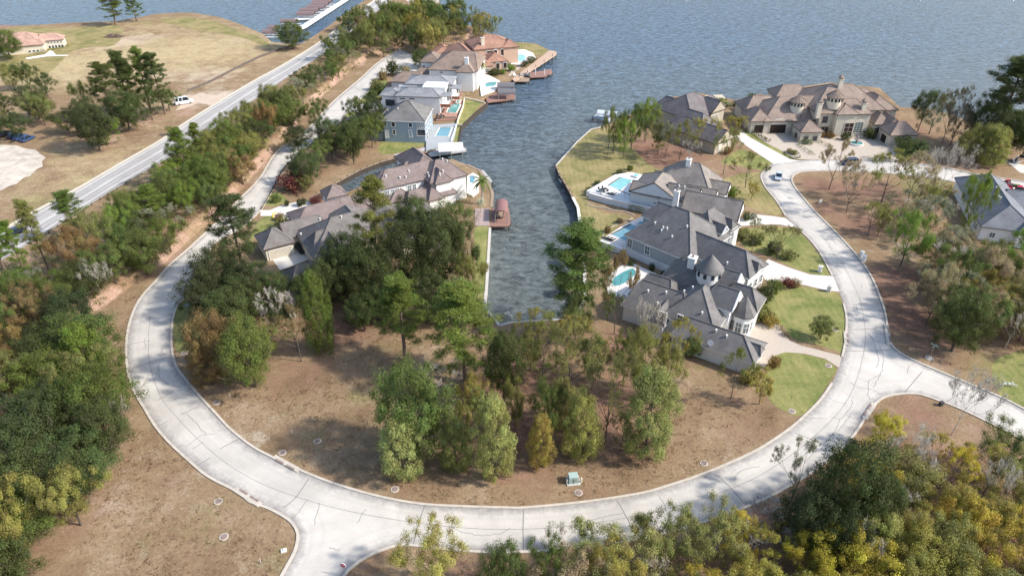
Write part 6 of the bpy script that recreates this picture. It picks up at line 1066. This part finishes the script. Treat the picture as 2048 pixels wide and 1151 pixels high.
b = MB(); pts = catmull([G(x, y) for x, y in ((1018,152),(1028,143),(1040,134))], 4); b.add(*ribbon(pts, 1.3, .07)); tag(b.build('garden_steps', M['paver']), 'pinkish garden steps climbing from the small dock', 'steps')
p = G(640, 240)
struct(flat('dirt_track', [(350,222),(372,200),(400,186),(440,192),(470,200),(490,178),(512,166),(470,196),(455,206),(430,214),(420,210),(395,205),(384,212)], plain('pale_dirt_track', (.50, .40, .31), .95, .12, .5), .012, 0, None, 0))
struct(flat('garden_path', [(50,116),(90,109),(100,101),(106,103),(112,110),(136,110),(136,112),(95,113),(55,119)], M['palestone'], .03))
struct(flat('driveway', [(1985,318),(2048,330),(2120,345),(2120,360),(2040,345),(2015,325)], M['drive'], .03))
boat(P0(2040, 322, 0), .6, 6, 2.3, 'white boat on the paving at the right lake shore', M['white'], .1)
struct(flat('riprap', [(878,3),(865,16),(847,27),(835,22),(800,-10),(860,-30)], plain('pale_riprap_rock', (.46, .40, .34), .95, .35, .5, bump=1.0), .05))
# ================================================================ GROUND (last: it collects the litter under the trees)
def build_ground():
    pts = [Vector(p) for p in LAND]; ip = []
    rng = np.random.default_rng(5)
    gx = np.arange(-330, 330, 2.4); gy = np.arange(44, 455, 2.4); X, Y = np.meshgrid(gx, gy); X = X + rng.uniform(-.5, .5, X.shape); Y = Y + rng.uniform(-.5, .5, Y.shape)
    k = (np.abs(X) < Y * .92 + 12) & inside_np(LAND, X, Y); X, Y = X[k], Y[k]; k = seg_dist(LAND, X, Y) > .8; X, Y = X[k], Y[k]
    bd = np.array([bank_d(a, b) for a, b in zip(X, Y)]); k = (bd < -.8) | (bd > 3.0) | (X > 40); X, Y = X[k], Y[k]
    ip = [Vector((a, b)) for a, b in zip(X, Y)]
    for i in range(len(BK) - 1):
        a, b = BK[i], BK[i + 1]; L = np.hypot(*(b - a)); n = np.array((-(b - a)[1], (b - a)[0])) / L
        for t in np.arange(0, L, 1.6):
            for off in (0, .75, 1.5, 2.25):
                q = a + (b - a) * t / L + n * (off + random.uniform(-.1, .1)) + (b - a) / L * random.uniform(-.3, .3)
                if 44 < q[1] < 440 and q[0] < 40 and inside(LAND, *q) and seg_dist(LAND, np.array([q[0]]), np.array([q[1]]))[0] > .6: ip.append(Vector(q))
    n = len(pts); V, E_, Fc, *_ = delaunay_2d_cdt(pts + ip, [(i, (i + 1) % n) for i in range(n)], [], 1, 1e-4)
    vs = [(v.x, v.y, gz(v.x, v.y)) for v in V]; fs = [f if (V[f[1]] - V[f[0]]).cross(V[f[2]] - V[f[0]]) > 0 else f[::-1] for f in Fc]
    nb = len(vs); cnt = {}
    for f in fs:
        for i in range(len(f)): e = (f[i], f[(i + 1) % len(f)]); cnt[e] = 1
    edge = [e for e in cnt if (e[1], e[0]) not in cnt]; low = {}
    for a, b in edge:
        for i in (a, b):
            if i not in low: low[i] = len(vs); vs.append((vs[i][0], vs[i][1], -5))
        fs.append((b, a, low[a], low[b]))
    o = struct(meshobj('ground', vs, fs, M['ground'], smooth=False))
    XY = np.array(vs)[:, :2]
    att = {c: np.zeros(len(vs)) for c in ('green', 'litter', 'pale', 'clay', 'straw')}
    for x, y, r, c, a in ADD_SRC:
        d = np.hypot(XY[:, 0] - x, XY[:, 1] - y) / r; att[c] = np.maximum(att[c], a * np.clip(1.15 - d * .75, 0, 1) * (d < 1.5))
    bd = np.array([bank_d(a, b) if a < 42 and 40 < b < 460 else 99 for a, b in XY])
    att['clay'] = np.maximum(att['clay'], np.clip(1.1 - np.abs(bd - .8) / 1.5, 0, 1) * (.75 + .5 * np.sin(XY[:, 0] * .35 + XY[:, 1] * .21)))
    att['clay'][nb:] = 0
    for c, v in att.items(): o.data.attributes.new(c, 'FLOAT', 'POINT').data.foreach_set('value', v.astype(np.float32))
for px, py, r, c, a in [(100,140,40,'straw',.8),(250,120,45,'straw',.8),(400,100,45,'straw',.8),(470,75,25,'straw',.5),(330,60,40,'straw',.5),(180,330,25,'straw',.55),(300,220,25,'straw',.5),(60,410,20,'straw',.35),(500,150,18,'straw',.4),(250,85,12,'pale',.9),(215,90,9,'pale',.95),(290,75,9,'pale',.7),(470,82,9,'pale',.7),(330,150,14,'pale',.5),(420,150,16,'pale',.6),(380,200,9,'pale',.9),(430,195,10,'pale',.9),(370,225,7,'clay',.6),(130,155,10,'pale',.5),(60,180,7,'pale',.5),(440,70,22,'green',.42),(160,75,16,'green',.45),(340,80,18,'green',.38),(250,140,22,'green',.3),(420,115,20,'green',.3),(60,150,14,'green',.4),(300,45,14,'green',.5),(120,100,9,'green',.5),
    (200,360,9,'green',.45),(90,410,10,'green',.6),(60,440,8,'green',.55),(290,240,12,'clay',.35),(250,270,10,'clay',.4),(180,290,6,'clay',.35),(400,600,6,'green',.6),
    (640,340,8,'litter',.5),(650,300,9,'litter',.6),(700,650,9,'litter',.8),(760,640,10,'litter',.6),(680,690,8,'green',.18),(770,700,7,'green',.35),(740,800,7,'green',.4),(720,830,6,'green',.35),(560,820,9,'green',.18),(520,860,6,'pale',.35),(480,820,5,'litter',.35),(600,780,7,'litter',.35),(420,1060,7,'green',.35),(380,1100,7,'litter',.35),(350,1010,6,'pale',.3),(240,1130,6,'pale',.3),(300,900,4,'pale',.3),(1380,880,7,'litter',.4),(1450,900,6,'pale',.25),(700,920,7,'litter',.3),(880,990,8,'litter',.35),(1200,970,8,'litter',.4),(640,800,6,'pale',.2),(440,910,6,'pale',.45),(400,940,5,'pale',.3),(330,960,6,'litter',.35),(290,940,4,'litter',.4),(270,1080,9,'green',.25),(300,1050,6,'green',.25),(480,930,7,'green',.25),(560,1090,6,'green',.3),(500,1060,9,'litter',.25),(460,1120,7,'pale',.3),(220,1000,6,'pale',.4),(150,1090,5,'litter',.5),
    (900,900,8,'litter',.5),(800,960,8,'litter',.4),(560,770,7,'litter',.5),(620,740,8,'litter',.55),(850,760,8,'litter',.35),(180,680,7,'litter',.4),(250,620,7,'litter',.35),(230,760,6,'litter',.4),(1020,760,9,'litter',.9),(1040,860,8,'litter',.9),(1180,840,9,'litter',.9),(1240,800,9,'litter',.8),(1100,950,9,'litter',.5),(1230,900,8,'litter',.55),(1010,930,6,'litter',.7),(1420,830,9,'litter',.4),(1500,860,7,'litter',.5),(1400,760,8,'green',.25),(1060,660,6,'green',.4),(1240,690,6,'litter',.8),(950,640,7,'litter',.7),(880,640,6,'litter',.6),(1470,840,6,'litter',.4),(1350,930,8,'green',.2),
    (1280,305,13,'litter',1.1),(1330,310,12,'litter',1.1),(1240,300,8,'litter',.9),(1400,320,8,'litter',.7),(1480,345,9,'litter',.6),(1440,365,7,'clay',.4),(1510,395,8,'pale',.4),
    (1640,370,7,'litter',.9),(1700,380,9,'litter',.8),(1760,380,9,'litter',.8),(1660,420,7,'litter',.7),(1730,450,8,'litter',.9),(1780,500,7,'pale',.35),(1800,560,8,'litter',1),(1830,640,8,'litter',1),(1780,590,5,'litter',1),(1860,680,7,'litter',.8),(1900,720,6,'litter',.5),(1820,690,4,'green',.35),(1830,480,9,'pale',.4),(1840,380,9,'green',.8),(1870,370,7,'green',.7),(1960,740,7,'green',.5),(1800,440,8,'litter',.6),
    (1830,260,12,'litter',.6),(1860,330,10,'litter',.5),(1930,330,10,'litter',.6),(2000,340,8,'litter',.3),(1840,830,6,'litter',.7),(1780,840,5,'litter',.6),(1880,830,5,'pale',.3),(1930,870,6,'pale',.4),(1200,1130,9,'litter',.8),(1300,1110,8,'litter',.8),(1500,1060,9,'litter',.8),(1560,1030,7,'litter',.7),(900,1130,6,'litter',.5),(760,1130,4,'litter',.5),(2000,900,9,'litter',.6),(1700,960,9,'litter',.7),(1840,950,12,'litter',.8),(1700,1080,12,'litter',.9),(1900,1080,14,'litter',.9)]:
    blob(px, py, r, c, a)
build_ground()
